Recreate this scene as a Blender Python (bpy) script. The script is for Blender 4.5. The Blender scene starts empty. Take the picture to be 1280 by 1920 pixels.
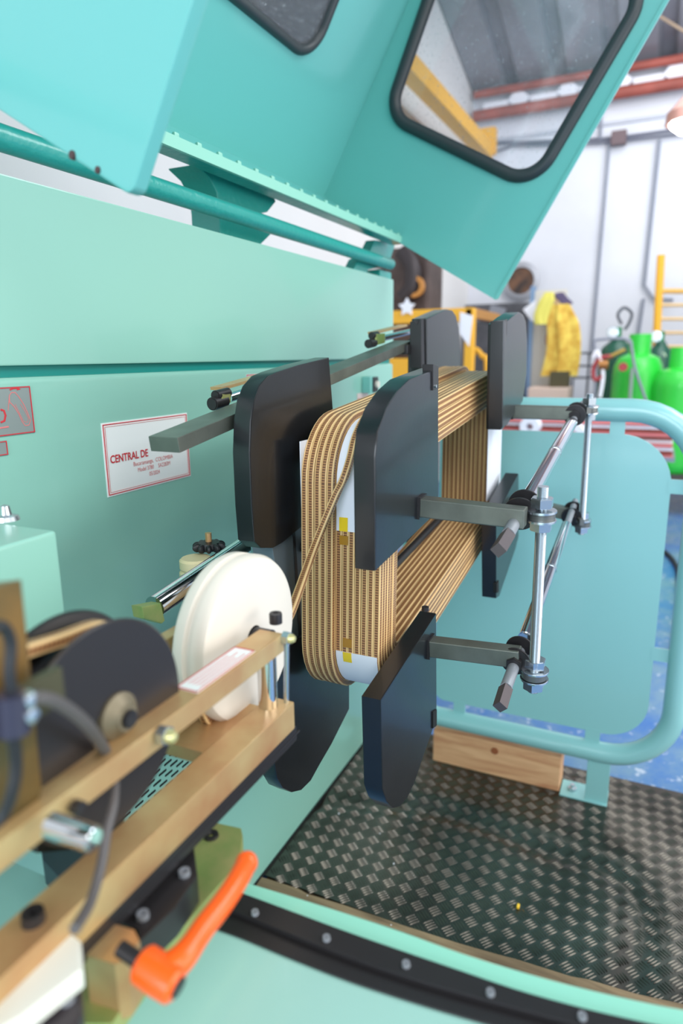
import bpy, bmesh, math, random
from mathutils import Vector, Matrix
random.seed(7)
PI = math.pi
S = bpy.context.scene
# ------------------------------------------------------------------ camera
CAM = Vector((0, 0, 1.58))
FPX = 1250.0
M = Matrix(((0.42595823, 0.20981083, -0.88007898),
            (-0.90466215, 0.08578073, -0.41740635),
            (-0.01208255, 0.97397181, 0.22634692)))
cd = bpy.data.cameras.new('camera')
cam = bpy.data.objects.new('camera', cd)
S.collection.objects.link(cam)
mw = M.to_4x4(); mw.translation = CAM
cam.matrix_world = mw
cd.sensor_fit = 'HORIZONTAL'; cd.sensor_width = 24.0
cd.lens = FPX / 1280 * 24.0
cd.clip_start = 0.02; cd.clip_end = 100
cd.dof.use_dof = True; cd.dof.focus_distance = 1.22; cd.dof.aperture_fstop = 2.3
S.camera = cam
# ------------------------------------------------------------------ light and exposure
S.view_settings.view_transform = 'Standard'; S.view_settings.look = 'None'
S.view_settings.exposure = 0.15; S.view_settings.gamma = 1
W = bpy.data.worlds.new('daylight'); S.world = W; W.use_nodes = True
wn = W.node_tree; bg = wn.nodes['Background']
bg.inputs[0].default_value = (0.92, 0.97, 1.0, 1); bg.inputs[1].default_value = 0.72

def area(name, loc, aim, sx, sy, power, col=(1, 1, 1)):
    l = bpy.data.lights.new(name, 'AREA'); l.shape = 'RECTANGLE'; l.size = sx; l.size_y = sy
    l.energy = power; l.color = col
    o = bpy.data.objects.new(name, l); S.collection.objects.link(o)
    o.location = loc
    o.rotation_euler = (Vector(aim) - Vector(loc)).to_track_quat('-Z', 'Y').to_euler()
    return o
area('overhead_fill_near', (-1.5, -3.0, 4.9), (1.2, 0.5, 1.0), 3.5, 2.0, 105, (1, 0.975, 0.93))  # added fill below the roof, since the ceiling blocks light from above
area('overhead_fill_mid', (3.4, -2.6, 4.6), (2.0, 0.5, 0.9), 3.0, 1.6, 120, (0.97, 0.98, 1))  # second added overhead fill, no roof opening modelled
area('overhead_fill_far', (7.0, -0.5, 4.3), (9.0, 0.0, 1.0), 3.0, 4.0, 125, (0.95, 0.97, 1))  # added overhead fill to brighten the back wall area
area('bay_door_light', (-6.5, -0.6, 3.0), (1.5, 0.5, 1.4), 4.0, 4.0, 330, (0.80, 0.90, 1))
area('side_fill_light', (1.6, -4.2, 1.7), (1.6, 0.8, 1.3), 5.0, 2.4, 105, (1, 0.985, 0.96))  # added low fill from the open side, no window there

# ------------------------------------------------------------------ helpers
AX = {'x': 0, 'y': 1, 'z': 2}
def P(u, v, axis, val):
    """point where the line of sight of photo pixel (u,v) meets the plane axis=val"""
    d = M @ Vector((u - 640, 960 - v, -FPX)); a = AX[axis]
    t = (val - CAM[a]) / d[a]
    return CAM + d * t
Z0 = 1.58
def tag(o, label=None, cat=None, group=None, kind=None):
    if label: o['label'] = label
    if cat: o['category'] = cat
    if group: o['group'] = group
    if kind: o['kind'] = kind
    return o
def thing(name, label, cat, loc=(0, 0, 0), group=None):
    o = bpy.data.objects.new(name, None); S.collection.objects.link(o)
    o.location = loc; o.empty_display_size = .05
    return tag(o, label, cat, group)
def obj(name, bm, mat, parent=None, smooth=True, label=None, angle=35):
    me = bpy.data.meshes.new(name)
    bmesh.ops.recalc_face_normals(bm, faces=bm.faces[:])
    bm.to_mesh(me); bm.free()
    mats = mat if isinstance(mat, (list, tuple)) else [mat]
    for m in mats: me.materials.append(m)
    if smooth:
        for p in me.polygons: p.use_smooth = True
        try: me.set_sharp_from_angle(angle=math.radians(angle))
        except Exception: pass
    o = bpy.data.objects.new(name, me); S.collection.objects.link(o)
    if smooth:
        wm = o.modifiers.new('weighted', 'WEIGHTED_NORMAL'); wm.keep_sharp = True; wm.weight = 80
    if parent:
        o.parent = parent
        loc = Vector((0, 0, 0)); p = parent
        while p: loc += p.location; p = p.parent
        o.location = -loc if False else (0, 0, 0)
        me.transform(Matrix.Translation(-loc))
    if label: o['label'] = label
    return o
def struct(name, bm, mat, **k):
    o = obj(name, bm, mat, **k); o['kind'] = 'structure'; return o

def add_box(bm, c, s, rot=None, bevel=0, seg=2):
    r = bmesh.ops.create_cube(bm, size=1)
    vs = r['verts']
    m = Matrix.Translation(Vector(c)) @ (rot.to_4x4() if rot else Matrix()) @ Matrix.Diagonal((*s, 1))
    bmesh.ops.transform(bm, matrix=m, verts=vs)
    if bevel:
        es = list({e for v in vs for e in v.link_edges})
        bmesh.ops.bevel(bm, geom=es, offset=bevel, segments=seg, affect='EDGES', profile=.6)
    return bm
def box(x0, x1, y0, y1, z0, z1, bevel=0, bm=None, seg=2):
    bm = bm or bmesh.new()
    return add_box(bm, ((x0+x1)/2, (y0+y1)/2, (z0+z1)/2), (abs(x1-x0), abs(y1-y0), abs(z1-z0)), None, bevel, seg)
def axis_rot(d):
    return Vector(d).to_track_quat('Z', 'Y').to_matrix()
def add_cyl(bm, a, b, r, r2=None, seg=24, caps=True, bevel=0):
    a, b = Vector(a), Vector(b); d = b - a
    res = bmesh.ops.create_cone(bm, cap_ends=caps, cap_tris=False, segments=seg, radius1=r,
                                radius2=r if r2 is None else r2, depth=d.length)
    m = Matrix.Translation((a + b) / 2) @ axis_rot(d).to_4x4()
    bmesh.ops.transform(bm, matrix=m, verts=res['verts'])
    if bevel:
        es = [e for e in {e for v in res['verts'] for e in v.link_edges}
              if len(e.link_faces) == 2 and (len(e.link_faces[0].verts) > 4 or len(e.link_faces[1].verts) > 4)]
        bmesh.ops.bevel(bm, geom=es, offset=bevel, segments=2, affect='EDGES')
    return bm
def cyl(a, b, r, **k): return add_cyl(bmesh.new(), a, b, r, **k)
def lathe(prof, a, d, seg=40, bm=None):
    """prof [(radius, along)], origin a, axis d"""
    bm = bm or bmesh.new(); R = axis_rot(d); a = Vector(a); rings = []
    for r, h in prof:
        rings.append([bm.verts.new(a + R @ Vector((r*math.cos(2*PI*i/seg), r*math.sin(2*PI*i/seg), h))) for i in range(seg)])
    for k in range(len(rings)-1):
        for i in range(seg):
            bm.faces.new((rings[k][i], rings[k][(i+1) % seg], rings[k+1][(i+1) % seg], rings[k+1][i]))
    if prof[0][0] > 1e-6 and prof[-1][0] > 1e-6:
        for i in range(seg): bm.faces.new((rings[-1][i], rings[-1][(i+1) % seg], rings[0][(i+1) % seg], rings[0][i]))
    elif prof[0][0] > 1e-6: bm.faces.new(rings[0][::-1])
    elif prof[-1][0] > 1e-6: bm.faces.new(rings[-1])
    bmesh.ops.remove_doubles(bm, verts=bm.verts[:], dist=1e-7)
    return bm
def catmull(pts, n=8, closed=False):
    pts = [Vector(p) for p in pts]; out = []
    N = len(pts)
    rng = range(N if closed else N-1)
    for i in rng:
        if closed: p0, p1, p2, p3 = pts[(i-1) % N], pts[i], pts[(i+1) % N], pts[(i+2) % N]
        else: p0, p1, p2, p3 = pts[max(i-1, 0)], pts[i], pts[i+1], pts[min(i+2, N-1)]
        for k in range(n):
            t = k/n
            out.append(.5*((2*p1)+(-p0+p2)*t+(2*p0-5*p1+4*p2-p3)*t*t+(-p0+3*p1-3*p2+p3)*t**3))
    if not closed: out.append(pts[-1])
    return out
def tube(path, r, seg=12, closed=False, bm=None, caps=True):
    bm = bm or bmesh.new(); path = [Vector(p) for p in path]; n = len(path); rings = []
    up = None
    for i, p in enumerate(path):
        if closed: t = path[(i+1) % n] - path[i-1]
        else: t = path[min(i+1, n-1)] - path[max(i-1, 0)]
        t.normalize()
        if up is None:
            up = Vector((0, 0, 1)) if abs(t.z) < .9 else Vector((0, 1, 0))
        s = t.cross(up).normalized(); up = s.cross(t).normalized()
        rr = r[i] if isinstance(r, (list, tuple)) else r
        rings.append([bm.verts.new(p + s*rr*math.cos(2*PI*k/seg) + up*rr*math.sin(2*PI*k/seg)) for k in range(seg)])
    for i in range(n if closed else n-1):
        a, b = rings[i], rings[(i+1) % n]
        for k in range(seg):
            bm.faces.new((a[k], a[(k+1) % seg], b[(k+1) % seg], b[k]))
    if not closed and caps:
        bm.faces.new(rings[0][::-1]); bm.faces.new(rings[-1])
    return bm
def fillet(poly, rad, n=6):
    """round the corners of a 2D polygon; rad = one radius or a list"""
    out = []; N = len(poly)
    for i in range(N):
        p = Vector(poly[i]); a = Vector(poly[i-1]); b = Vector(poly[(i+1) % N])
        r = rad[i] if isinstance(rad, (list, tuple)) else rad
        if r <= 0: out.append(p); continue
        da = (a-p); db = (b-p); la, lb = da.length, db.length; da.normalize(); db.normalize()
        ang = da.angle(db); t = min(r/math.tan(ang/2), la*.49, lb*.49); rr = t*math.tan(ang/2)
        c = p + (da+db).normalized()*(rr/math.sin(ang/2))
        s = p+da*t; e = p+db*t
        va = s-c; vb = e-c
        tot = va.angle(vb) if va.length > 1e-9 else 0
        for k in range(n+1):
            f = k/n
            if tot < 1e-5: out.append(s.lerp(e, f)); continue
            out.append(c + (va*math.sin((1-f)*tot)+vb*math.sin(f*tot))/math.sin(tot))
    return out
def prism(pts, vec, bevel=0, bm=None, seg=2):
    """extrude a planar 3D polygon along vec"""
    bm = bm or bmesh.new(); vec = Vector(vec)
    a = [bm.verts.new(p) for p in pts]; b = [bm.verts.new(Vector(p)+vec) for p in pts]
    f1 = bm.faces.new(a); f2 = bm.faces.new(b[::-1]); n = len(a)
    for i in range(n): bm.faces.new((a[i], b[i], b[(i+1) % n], a[(i+1) % n]))
    if bevel:
        es = list(f1.edges)+list(f2.edges)
        bmesh.ops.recalc_face_normals(bm, faces=bm.faces[:])
        bmesh.ops.bevel(bm, geom=es, offset=bevel, segments=seg, affect='EDGES', profile=.6)
    return bm
def traced(px, axis, val, depth, bevel=0, rad=0, n=6, seg=2):
    """plate whose face lies in the plane axis=val; outline given as photo pixels"""
    pts = [P(u, v, axis, val) for u, v in px]; a = AX[axis]
    two = [Vector([p[i] for i in range(3) if i != a]) for p in pts]
    if rad: two = fillet(two, rad, n)
    out = []
    for q in two:
        l = list(q); l.insert(a, val); out.append(Vector(l))
    vec = Vector((0, 0, 0)); vec[a] = depth
    return prism(out, vec, bevel, seg=seg)
def hexnut(bm, a, d, r, h):
    d = Vector(d).normalized()
    return add_cyl(bm, Vector(a)-d*h/2, Vector(a)+d*h/2, r, seg=6, bevel=r*.08)
def copy_tree(o, parent=None):
    c = o.copy(); S.collection.objects.link(c); c.parent = parent
    for ch in list(o.children): copy_tree(ch, c)
    return c

# ------------------------------------------------------------------ materials
def srgb(r, g, b):
    f = lambda c: (c/255/12.92) if c/255 <= .04045 else ((c/255+.055)/1.055)**2.4
    return (f(r), f(g), f(b), 1)
def mat(name, col, rough=.5, metal=0, coat=0, bump=0, bscale=200, var=0, vscale=6, spec=.5, col2=None):
    m = bpy.data.materials.new(name); m.use_nodes = True; nt = m.node_tree; b = nt.nodes['Principled BSDF']
    b.inputs['Base Color'].default_value = col; b.inputs['Roughness'].default_value = rough
    b.inputs['Metallic'].default_value = metal; b.inputs['Coat Weight'].default_value = coat
    b.inputs['Coat Roughness'].default_value = .08; b.inputs['Specular IOR Level'].default_value = spec
    tc = nt.nodes.new('ShaderNodeTexCoord')
    if var or col2:
        nz = nt.nodes.new('ShaderNodeTexNoise'); nz.inputs['Scale'].default_value = vscale; nz.inputs['Detail'].default_value = 5
        nt.links.new(tc.outputs['Object'], nz.inputs['Vector'])
        rp = nt.nodes.new('ShaderNodeValToRGB')
        c2 = col2 or tuple([c*(1-var) for c in col[:3]]+[1])
        rp.color_ramp.elements[0].position = .35; rp.color_ramp.elements[0].color = c2
        rp.color_ramp.elements[1].position = .65; rp.color_ramp.elements[1].color = col
        nt.links.new(nz.outputs['Fac'], rp.inputs['Fac']); nt.links.new(rp.outputs['Color'], b.inputs['Base Color'])
    if bump:
        n2 = nt.nodes.new('ShaderNodeTexNoise'); n2.inputs['Scale'].default_value = bscale
        nt.links.new(tc.outputs['Object'], n2.inputs['Vector'])
        bp = nt.nodes.new('ShaderNodeBump'); bp.inputs['Strength'].default_value = bump; bp.inputs['Distance'].default_value = .002
        nt.links.new(n2.outputs['Fac'], bp.inputs['Height']); nt.links.new(bp.outputs['Normal'], b.inputs['Normal'])
    return m
TEAL = mat('teal_paint', srgb(142, 196, 180), .3, 0, .35, .05, 320)
TEALC = mat('teal_paint_rough', srgb(40, 160, 150), .35, 0, .3, 1.0, 60)
TEALD = mat('teal_dark_trim', srgb(0, 130, 122), .4)
HOOD = mat('hood_teal_lit_tint', srgb(108, 190, 184), .3, 0, .4, .04, 300)  # same teal as the cabinet, base shifted for how the hood is lit
GUARD = mat('guard_teal_sky_tint', srgb(144, 202, 204), .3, 0, .35)  # machine teal with the cool sky reflection mixed into its colour
STRIP = mat('seal_strip', srgb(150, 215, 195), .4)
BLACK = mat('black_phenolic', srgb(26, 28, 32), .3, 0, .15, .04, 90, .25, 9)
BLACKM = mat('black_oxide', srgb(50, 48, 50), .36, .4)
RUBBER = mat('black_rubber', srgb(30, 32, 36), .45)
STEEL = mat('dull_steel', srgb(150, 152, 140), .38, .85, 0, .05, 150, .35, 30)
BAR = mat('grey_bar_steel', srgb(112, 118, 110), .42, .55, 0, .08, 90, .3, 14)
GUN = mat('gunmetal', srgb(112, 124, 130), .42, .3)
CHROME = mat('chrome', srgb(225, 228, 232), .08, 1)
ZINC = mat('zinc', srgb(200, 208, 214), .25, .95)
GREYROD = mat('grey_rod', srgb(150, 155, 162), .45, .4)
GOLD = mat('yellow_zinc', srgb(208, 180, 128), .38, .45, 0, .05, 60, 0, 11, .5, srgb(190, 142, 98))
GOLDG = mat('green_zinc', srgb(196, 190, 128), .4, .5, 0, .05, 60, 0, 14, .5, srgb(138, 172, 98))
WHITEP = mat('white_nylon', srgb(226, 219, 207), .5, 0)
CREAM = mat('cream_plastic', srgb(222, 208, 165), .5)
PAPER = mat('paper', srgb(232, 236, 245), .8)
ORANGE = mat('orange_plastic', srgb(255, 96, 10), .32, 0, .2)
RED = mat('red_ink', srgb(200, 45, 55), .6)
REDF = mat('faint_red_ink', srgb(214, 120, 120), .6)
GREYL = mat('grey_label', srgb(140, 152, 150), .45, .2)
WHITEL = mat('white_label', srgb(236, 240, 238), .5)
BLK = mat('black_gap', (.004, .006, .006, 1), .8)
CABLE = mat('cable_jacket', srgb(88, 84, 84), .5)
FRAME = mat('window_rubber', srgb(48, 56, 60), .45)
WOODM = None

def wire_mat():
    m = bpy.data.materials.new('wrapped_wire'); m.use_nodes = True; nt = m.node_tree; b = nt.nodes['Principled BSDF']
    b.inputs['Roughness'].default_value = .42
    uv = nt.nodes.new('ShaderNodeUVMap'); sp = nt.nodes.new('ShaderNodeSeparateXYZ'); nt.links.new(uv.outputs[0], sp.inputs[0])
    def math_(op, a, bb=None, c=None):
        n = nt.nodes.new('ShaderNodeMath'); n.operation = op
        for i, x in enumerate((a, bb, c)):
            if x is None: continue
            if isinstance(x, (int, float)): n.inputs[i].default_value = x
            else: nt.links.new(x, n.inputs[i])
        return n.outputs[0]
    fr = math_('FRACT', math_('MULTIPLY', sp.outputs[1], 4))
    cen = math_('ABSOLUTE', math_('SUBTRACT', fr, .5))          # 0 centre .5 edge
    tick = math_('FRACT', math_('MULTIPLY', sp.outputs[0], 210))
    tk = math_('LESS_THAN', tick, .62)
    inner = math_('LESS_THAN', cen, .30)
    brown = math_('MULTIPLY', tk, inner)
    mid = math_('LESS_THAN', cen, .38)
    r1 = nt.nodes.new('ShaderNodeMix'); r1.data_type = 'RGBA'
    r1.inputs[6].default_value = srgb(232, 198, 142); r1.inputs[7].default_value = srgb(188, 138, 88)
    nt.links.new(mid, r1.inputs[0])
    r2 = nt.nodes.new('ShaderNodeMix'); r2.data_type = 'RGBA'; r2.inputs[7].default_value = srgb(116, 80, 54)
    nt.links.new(r1.outputs[2], r2.inputs[6]); nt.links.new(brown, r2.inputs[0])
    nt.links.new(r2.outputs[2], b.inputs['Base Color'])
    bp = nt.nodes.new('ShaderNodeBump'); bp.inputs['Strength'].default_value = .35; bp.inputs['Distance'].default_value = .0008
    nt.links.new(math_('SUBTRACT', 1, brown), bp.inputs['Height']); nt.links.new(bp.outputs['Normal'], b.inputs['Normal'])
    return m
WIRE = wire_mat()
def glass_mat(name, tint, dust):
    m = bpy.data.materials.new(name); m.use_nodes = True; nt = m.node_tree
    nt.nodes.remove(nt.nodes['Principled BSDF']); out = nt.nodes['Material Output']
    tr = nt.nodes.new('ShaderNodeBsdfTransparent'); tr.inputs[0].default_value = tint
    gl = nt.nodes.new('ShaderNodeBsdfGlossy'); gl.inputs['Roughness'].default_value = .06
    df = nt.nodes.new('ShaderNodeBsdfDiffuse'); df.inputs[0].default_value = (.8, .85, .9, 1)
    fz = nt.nodes.new('ShaderNodeFresnel'); fz.inputs[0].default_value = 1.5
    m1 = nt.nodes.new('ShaderNodeMixShader'); m2 = nt.nodes.new('ShaderNodeMixShader')
    nz = nt.nodes.new('ShaderNodeTexNoise'); nz.inputs['Scale'].default_value = 90; nz.inputs['Detail'].default_value = 3
    tc = nt.nodes.new('ShaderNodeTexCoord'); nt.links.new(tc.outputs['Object'], nz.inputs['Vector'])
    rp = nt.nodes.new('ShaderNodeValToRGB'); rp.color_ramp.elements[0].position = .6; rp.color_ramp.elements[1].position = .8
    rp.color_ramp.elements[0].color = (dust, dust, dust, 1); rp.color_ramp.elements[1].color = (dust+.3,)*3+(1,)
    nt.links.new(nz.outputs['Fac'], rp.inputs[0])
    nt.links.new(fz.outputs[0], m1.inputs[0]); nt.links.new(tr.outputs[0], m1.inputs[1]); nt.links.new(gl.outputs[0], m1.inputs[2])
    nt.links.new(rp.outputs[0], m2.inputs[0]); nt.links.new(m1.outputs[0], m2.inputs[1]); nt.links.new(df.outputs[0], m2.inputs[2])
    nt.links.new(m2.outputs[0], out.inputs[0])
    return m
GLASS = glass_mat('hood_glass', (.95, .965, .985, 1), .05)

def wood_mat(name, light, dark):
    m = bpy.data.materials.new(name); m.use_nodes = True; nt = m.node_tree; b = nt.nodes['Principled BSDF']
    b.inputs['Roughness'].default_value = .7
    tc = nt.nodes.new('ShaderNodeTexCoord'); mp = nt.nodes.new('ShaderNodeMapping'); mp.inputs['Scale'].default_value = (14, 1.6, 14)
    nz = nt.nodes.new('ShaderNodeTexNoise'); nz.inputs['Scale'].default_value = 2; nz.inputs['Detail'].default_value = 6; nz.inputs['Distortion'].default_value = .8
    nt.links.new(tc.outputs['Object'], mp.inputs[0]); nt.links.new(mp.outputs[0], nz.inputs['Vector'])
    rp = nt.nodes.new('ShaderNodeValToRGB'); rp.color_ramp.elements[0].position = .3; rp.color_ramp.elements[1].position = .62
    rp.color_ramp.elements[0].color = dark; rp.color_ramp.elements[1].color = light
    nt.links.new(nz.outputs['Fac'], rp.inputs[0]); nt.links.new(rp.outputs[0], b.inputs['Base Color'])
    bp = nt.nodes.new('ShaderNodeBump'); bp.inputs['Strength'].default_value = .3; bp.inputs['Distance'].default_value = .003
    nt.links.new(nz.outputs['Fac'], bp.inputs['Height']); nt.links.new(bp.outputs['Normal'], b.inputs['Normal'])
    return m
WOOD = wood_mat('pine', srgb(228, 182, 138), srgb(190, 130, 92))
WOODOLD = wood_mat('weathered_pine', srgb(150, 128, 98), srgb(96, 78, 58))

def floor_mat():
    m = bpy.data.materials.new('blue_epoxy'); m.use_nodes = True; nt = m.node_tree; b = nt.nodes['Principled BSDF']
    b.inputs['Roughness'].default_value = .25
    tc = nt.nodes.new('ShaderNodeTexCoord')
    nz = nt.nodes.new('ShaderNodeTexNoise'); nz.inputs['Scale'].default_value = 3; nz.inputs['Detail'].default_value = 9; nz.inputs['Roughness'].default_value = .7
    n2 = nt.nodes.new('ShaderNodeTexNoise'); n2.inputs['Scale'].default_value = 26; n2.inputs['Detail'].default_value = 5
    for n in (nz, n2): nt.links.new(tc.outputs['Object'], n.inputs['Vector'])
    r1 = nt.nodes.new('ShaderNodeValToRGB'); r1.color_ramp.elements[0].position = .35; r1.color_ramp.elements[1].position = .62
    r1.color_ramp.elements[0].color = srgb(44, 112, 190); r1.color_ramp.elements[1].color = srgb(110, 150, 180)
    r2 = nt.nodes.new('ShaderNodeValToRGB'); r2.color_ramp.elements[0].position = .60; r2.color_ramp.elements[1].position = .72
    mx = nt.nodes.new('ShaderNodeMix'); mx.data_type = 'RGBA'; mx.inputs[7].default_value = srgb(190, 205, 222)
    nt.links.new(nz.outputs['Fac'], r1.inputs[0]); nt.links.new(n2.outputs['Fac'], r2.inputs[0])
    nt.links.new(r1.outputs[0], mx.inputs[6]); nt.links.new(r2.outputs[0], mx.inputs[0]); nt.links.new(mx.outputs[2], b.inputs['Base Color'])
    return m
TREAD = mat('tread_steel', srgb(104, 101, 94), .22, .85, 0, .2, 40, .4, 5)
WALL = mat('white_wall', srgb(226, 228, 236), .8, 0, 0, 0, 1, .08, 1.2)
WALLS = mat('side_wall_plaster', srgb(236, 234, 232), .8, 0, 0, 0, 1, .05, .8)
ROOF = mat('roof_sheet', srgb(150, 152, 160), .45, .2, 0, 0, 1, .35, .9)
YEL = mat('yellow_paint', srgb(240, 178, 48), .5)
REDB = mat('red_oxide', srgb(170, 88, 76), .6, 0, 0, 0, 1, .3, 4)
WHT = mat('bright_white', srgb(240, 242, 250), .7)
DKBOARD = mat('dark_board', srgb(92, 92, 98), .6, 0, 0, 0, 1, .4, 5)
PIPE = mat('grey_conduit', srgb(138, 144, 158), .5, .2)
LIME = mat('green_cylinder', srgb(44, 205, 64), .4, 0, .3, 0, 1, .1, 3)
OXY = mat('dark_green_cylinder', srgb(14, 84, 66), .4, 0, .3)

# ------------------------------------------------------------------ the setting
FZ = -.10
struct('floor', box(-8, 10.2, -5, 2.8, FZ-.05, FZ), floor_mat(), smooth=False)
bm = box(10.0, 10.2, -5, 2.8, FZ, 5.02); struct('wall_back', bm, WALL, smooth=False)
bm = box(-3, 10.0, 2.66, 2.86, FZ, 8.6); struct('wall_left', bm, WALLS, smooth=False)
# corrugated roof: ribs run towards the back wall, roof falls towards it
bm = bmesh.new(); prof = []
y = -5.0
while y < 2.9:
    prof += [(y, 0), (y+.20, 0), (y+.25, .10), (y+.37, .10), (y+.42, 0)]; y += .62
sl = .27; rows = []
for x in (-3.0, 10.2):
    z = 5.02+(10-x)*sl
    rows.append([bm.verts.new((x, yy, z+dz)) for yy, dz in prof])
for i in range(len(prof)-1): bm.faces.new((rows[0][i], rows[0][i+1], rows[1][i+1], rows[1][i]))
g = bmesh.ops.extrude_face_region(bm, geom=bm.faces[:])
bmesh.ops.translate(bm, vec=(0, 0, .04), verts=[e for e in g['geom'] if isinstance(e, bmesh.types.BMVert)])
struct('ceiling', bm, ROOF, smooth=False)
# panel joint / ledge trim on back wall
struct('trim_1', box(9.97, 10.0, -5, 2.66, 4.42, 4.46), mat('ledge_trim_paint', srgb(190, 194, 205), .7), smooth=False)  # trim strip in one plain pale grey
# ------------------------------------------------------------------ background things
t = thing('roof_girder', 'red oxide pipe girder along the top of the white back wall', 'girder', (9.75, 0, 4.78))
bm = cyl((9.8, -5, 4.72), (9.8, 2.6, 4.72), .07, seg=12); obj('lower_chord', bm, REDB, t)
bm = cyl((9.8, -5, 4.98), (9.8, 2.6, 4.98), .05, seg=12); obj('upper_chord', bm, REDB, t)
bm = bmesh.new(); y = -4.8
while y < 2.4:
    add_box(bm, (9.86, y, 4.86), (.06, .22, .2), Matrix.Rotation(.7, 3, 'X'), .02)
    add_box(bm, (9.88, y+.3, 4.83), (.06, .34, .09)); y += .62
obj('roof_edge_infill', bm, WHT, t)
# crane beam on the left wall
t = thing('crane_rail', 'yellow crane rail beam running along the left wall near the roof', 'beam', (6, 2.4, 4))
def ray_beam(u0, v0, u1, v1, x0, x1):
    return P(u0, v0, 'x', x0), P(u1, v1, 'x', x1)
a, b_ = P(912, 285, 'x', 9.3), P(762, 122, 'y', P(912, 285, 'x', 9.3).y)
bm = bmesh.new()
d = (b_-a); b2 = a+d*1.25; rot = axis_rot(d)
def beam_between(bm, a, b, w, h):
    d = b-a; r = d.to_track_quat('X', 'Z').to_matrix()
    return add_box(bm, (a+b)/2, (d.length, w, h), r)
beam_between(bm, a, b2, .16, .16); obj('rail', bm, YEL, t, smooth=False)
bm = beam_between(bmesh.new(), a+Vector((0, .08, -.35)), b2+Vector((0, .08, -.35)), .05, .1); obj('bracket_runner', bm, mat('brown_beam', srgb(120, 92, 70), .7), t, smooth=False)
obj('end_stop', box(a.x-.02, a.x+.12, a.y-.1, a.y+.1, a.z-.02, a.z+.28), YEL, t, smooth=False)

def pipe(name, pts, r, label, m=PIPE, cat='conduit', group=None):
    return tag(obj(name, tube(pts, r, 8), m), label, cat, group)
def W_(u, v, x=9.93): return P(u, v, 'x', x)
pipe('conduit', [W_(1142, 268), W_(1108, 665)], .02, 'slim grey conduit running straight down the white back wall behind the dark oxygen cylinder')
pipe('conduit', [W_(1236, 262), W_(1207, 535), W_(1225, 560), W_(1262, 562)], .022, 'grey conduit on the back wall that bends right beside the yellow ladder')
pipe('conduit', [W_(1206, 560), W_(1190, 665)], .022, 'short thin grey pipe below the bend, behind the dark green cylinders')
bm = tube([W_(700, 300), W_(940, 268), W_(1100, 262), W_(1160, 258), W_(1290, 240)], .018, 8)
tube([W_(900, 295), W_(960, 273), W_(1120, 268), W_(1290, 250)], .014, 8, bm=bm)
t0 = tag(obj('conduit_run', bm, mat('dark_conduit', srgb(96, 100, 118), .6)), 'dark conduit running across the back wall above the cylinders', 'conduit')
c = W_(1160, 257, 9.9); tag(obj('junction_box', box(c.x-.05, c.x+.07, c.y-.09, c.y+.09, c.z-.09, c.z+.07, .01), mat('brown_box', srgb(110, 92, 96), .6)), 'small brown junction box on the dark conduit of the back wall', 'junction box')
pipe('conduit', [W_(1127, 200), W_(1125, 262)], .02, 'very short vertical conduit above the dark conduit run')
# round vent in wall
c = W_(977, 527, 9.9)
t = thing('wall_vent', 'round grey-rimmed duct opening in the back wall', 'vent', c)
obj('rim', lathe([(.18, -.02), (.24, -.02), (.25, .03), (.2, .05), (.18, .05)], c, (-1, 0, 0)), mat('rim_grey', srgb(170, 172, 180), .5, .3), t)
obj('opening', lathe([(.0, 0), (.185, 0), (.185, .02), (0, .02)], c, (-1, 0, 0)), mat('duct_inside', srgb(52, 42, 40), .6, 0, 0, 0, 1, 0, 5, .5, srgb(120, 84, 60)), t)
c = W_(834, 524, 9.92); tag(obj('wall_plug', lathe([(0, 0), (.05, 0), (.05, .06), (0, .06)], c, (-1, 0, 0)), mat('plug', srgb(70, 70, 80), .6)), 'small dark round plug on the back wall left of the round vent', 'plug')
# dark board on the wall (with marks) behind plates
p0 = P(800, 575, 'x', 9.6); p1 = P(1008, 572, 'x', 9.6)
tag(obj('dark_board', box(9.6, 9.68, p1.y, 2.6, FZ, p0.z-.0, .01), DKBOARD, smooth=False), 'dark grey steel sheet standing against the back wall behind the winding head', 'board')
for i, (u, v, w, h) in enumerate([(930, 590, .22, .22), (895, 590, .15, .12)]):
    c = P(u, v, 'x', 9.55)
    tag(obj('chalk_mark', add_box(bmesh.new(), c, (.03, w, h), Matrix.Rotation(.5*i+.3, 3, 'X')), mat('pale_patch', srgb(140, 142, 150), .8), smooth=False),
        ['faded pale patch on the dark sheet behind the upright black plate', 'smaller pale patch on the dark sheet left of the upright black plate'][i], 'patch')
# leaning white sheets
def sheet(px, x, label):
    tag(obj('paper_sheet', traced(px, 'x', x, .012), WHT, smooth=False), label, 'paper')
sheet([(862, 585), (886, 592), (879, 650), (862, 625)], 6.14, 'white paper sheet hanging off the corner of the yellow frame')
sheet([(980, 580), (1004, 562), (1004, 605), (996, 602)], 8.852, 'white paper sheet taped beside the pale partition')
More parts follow.
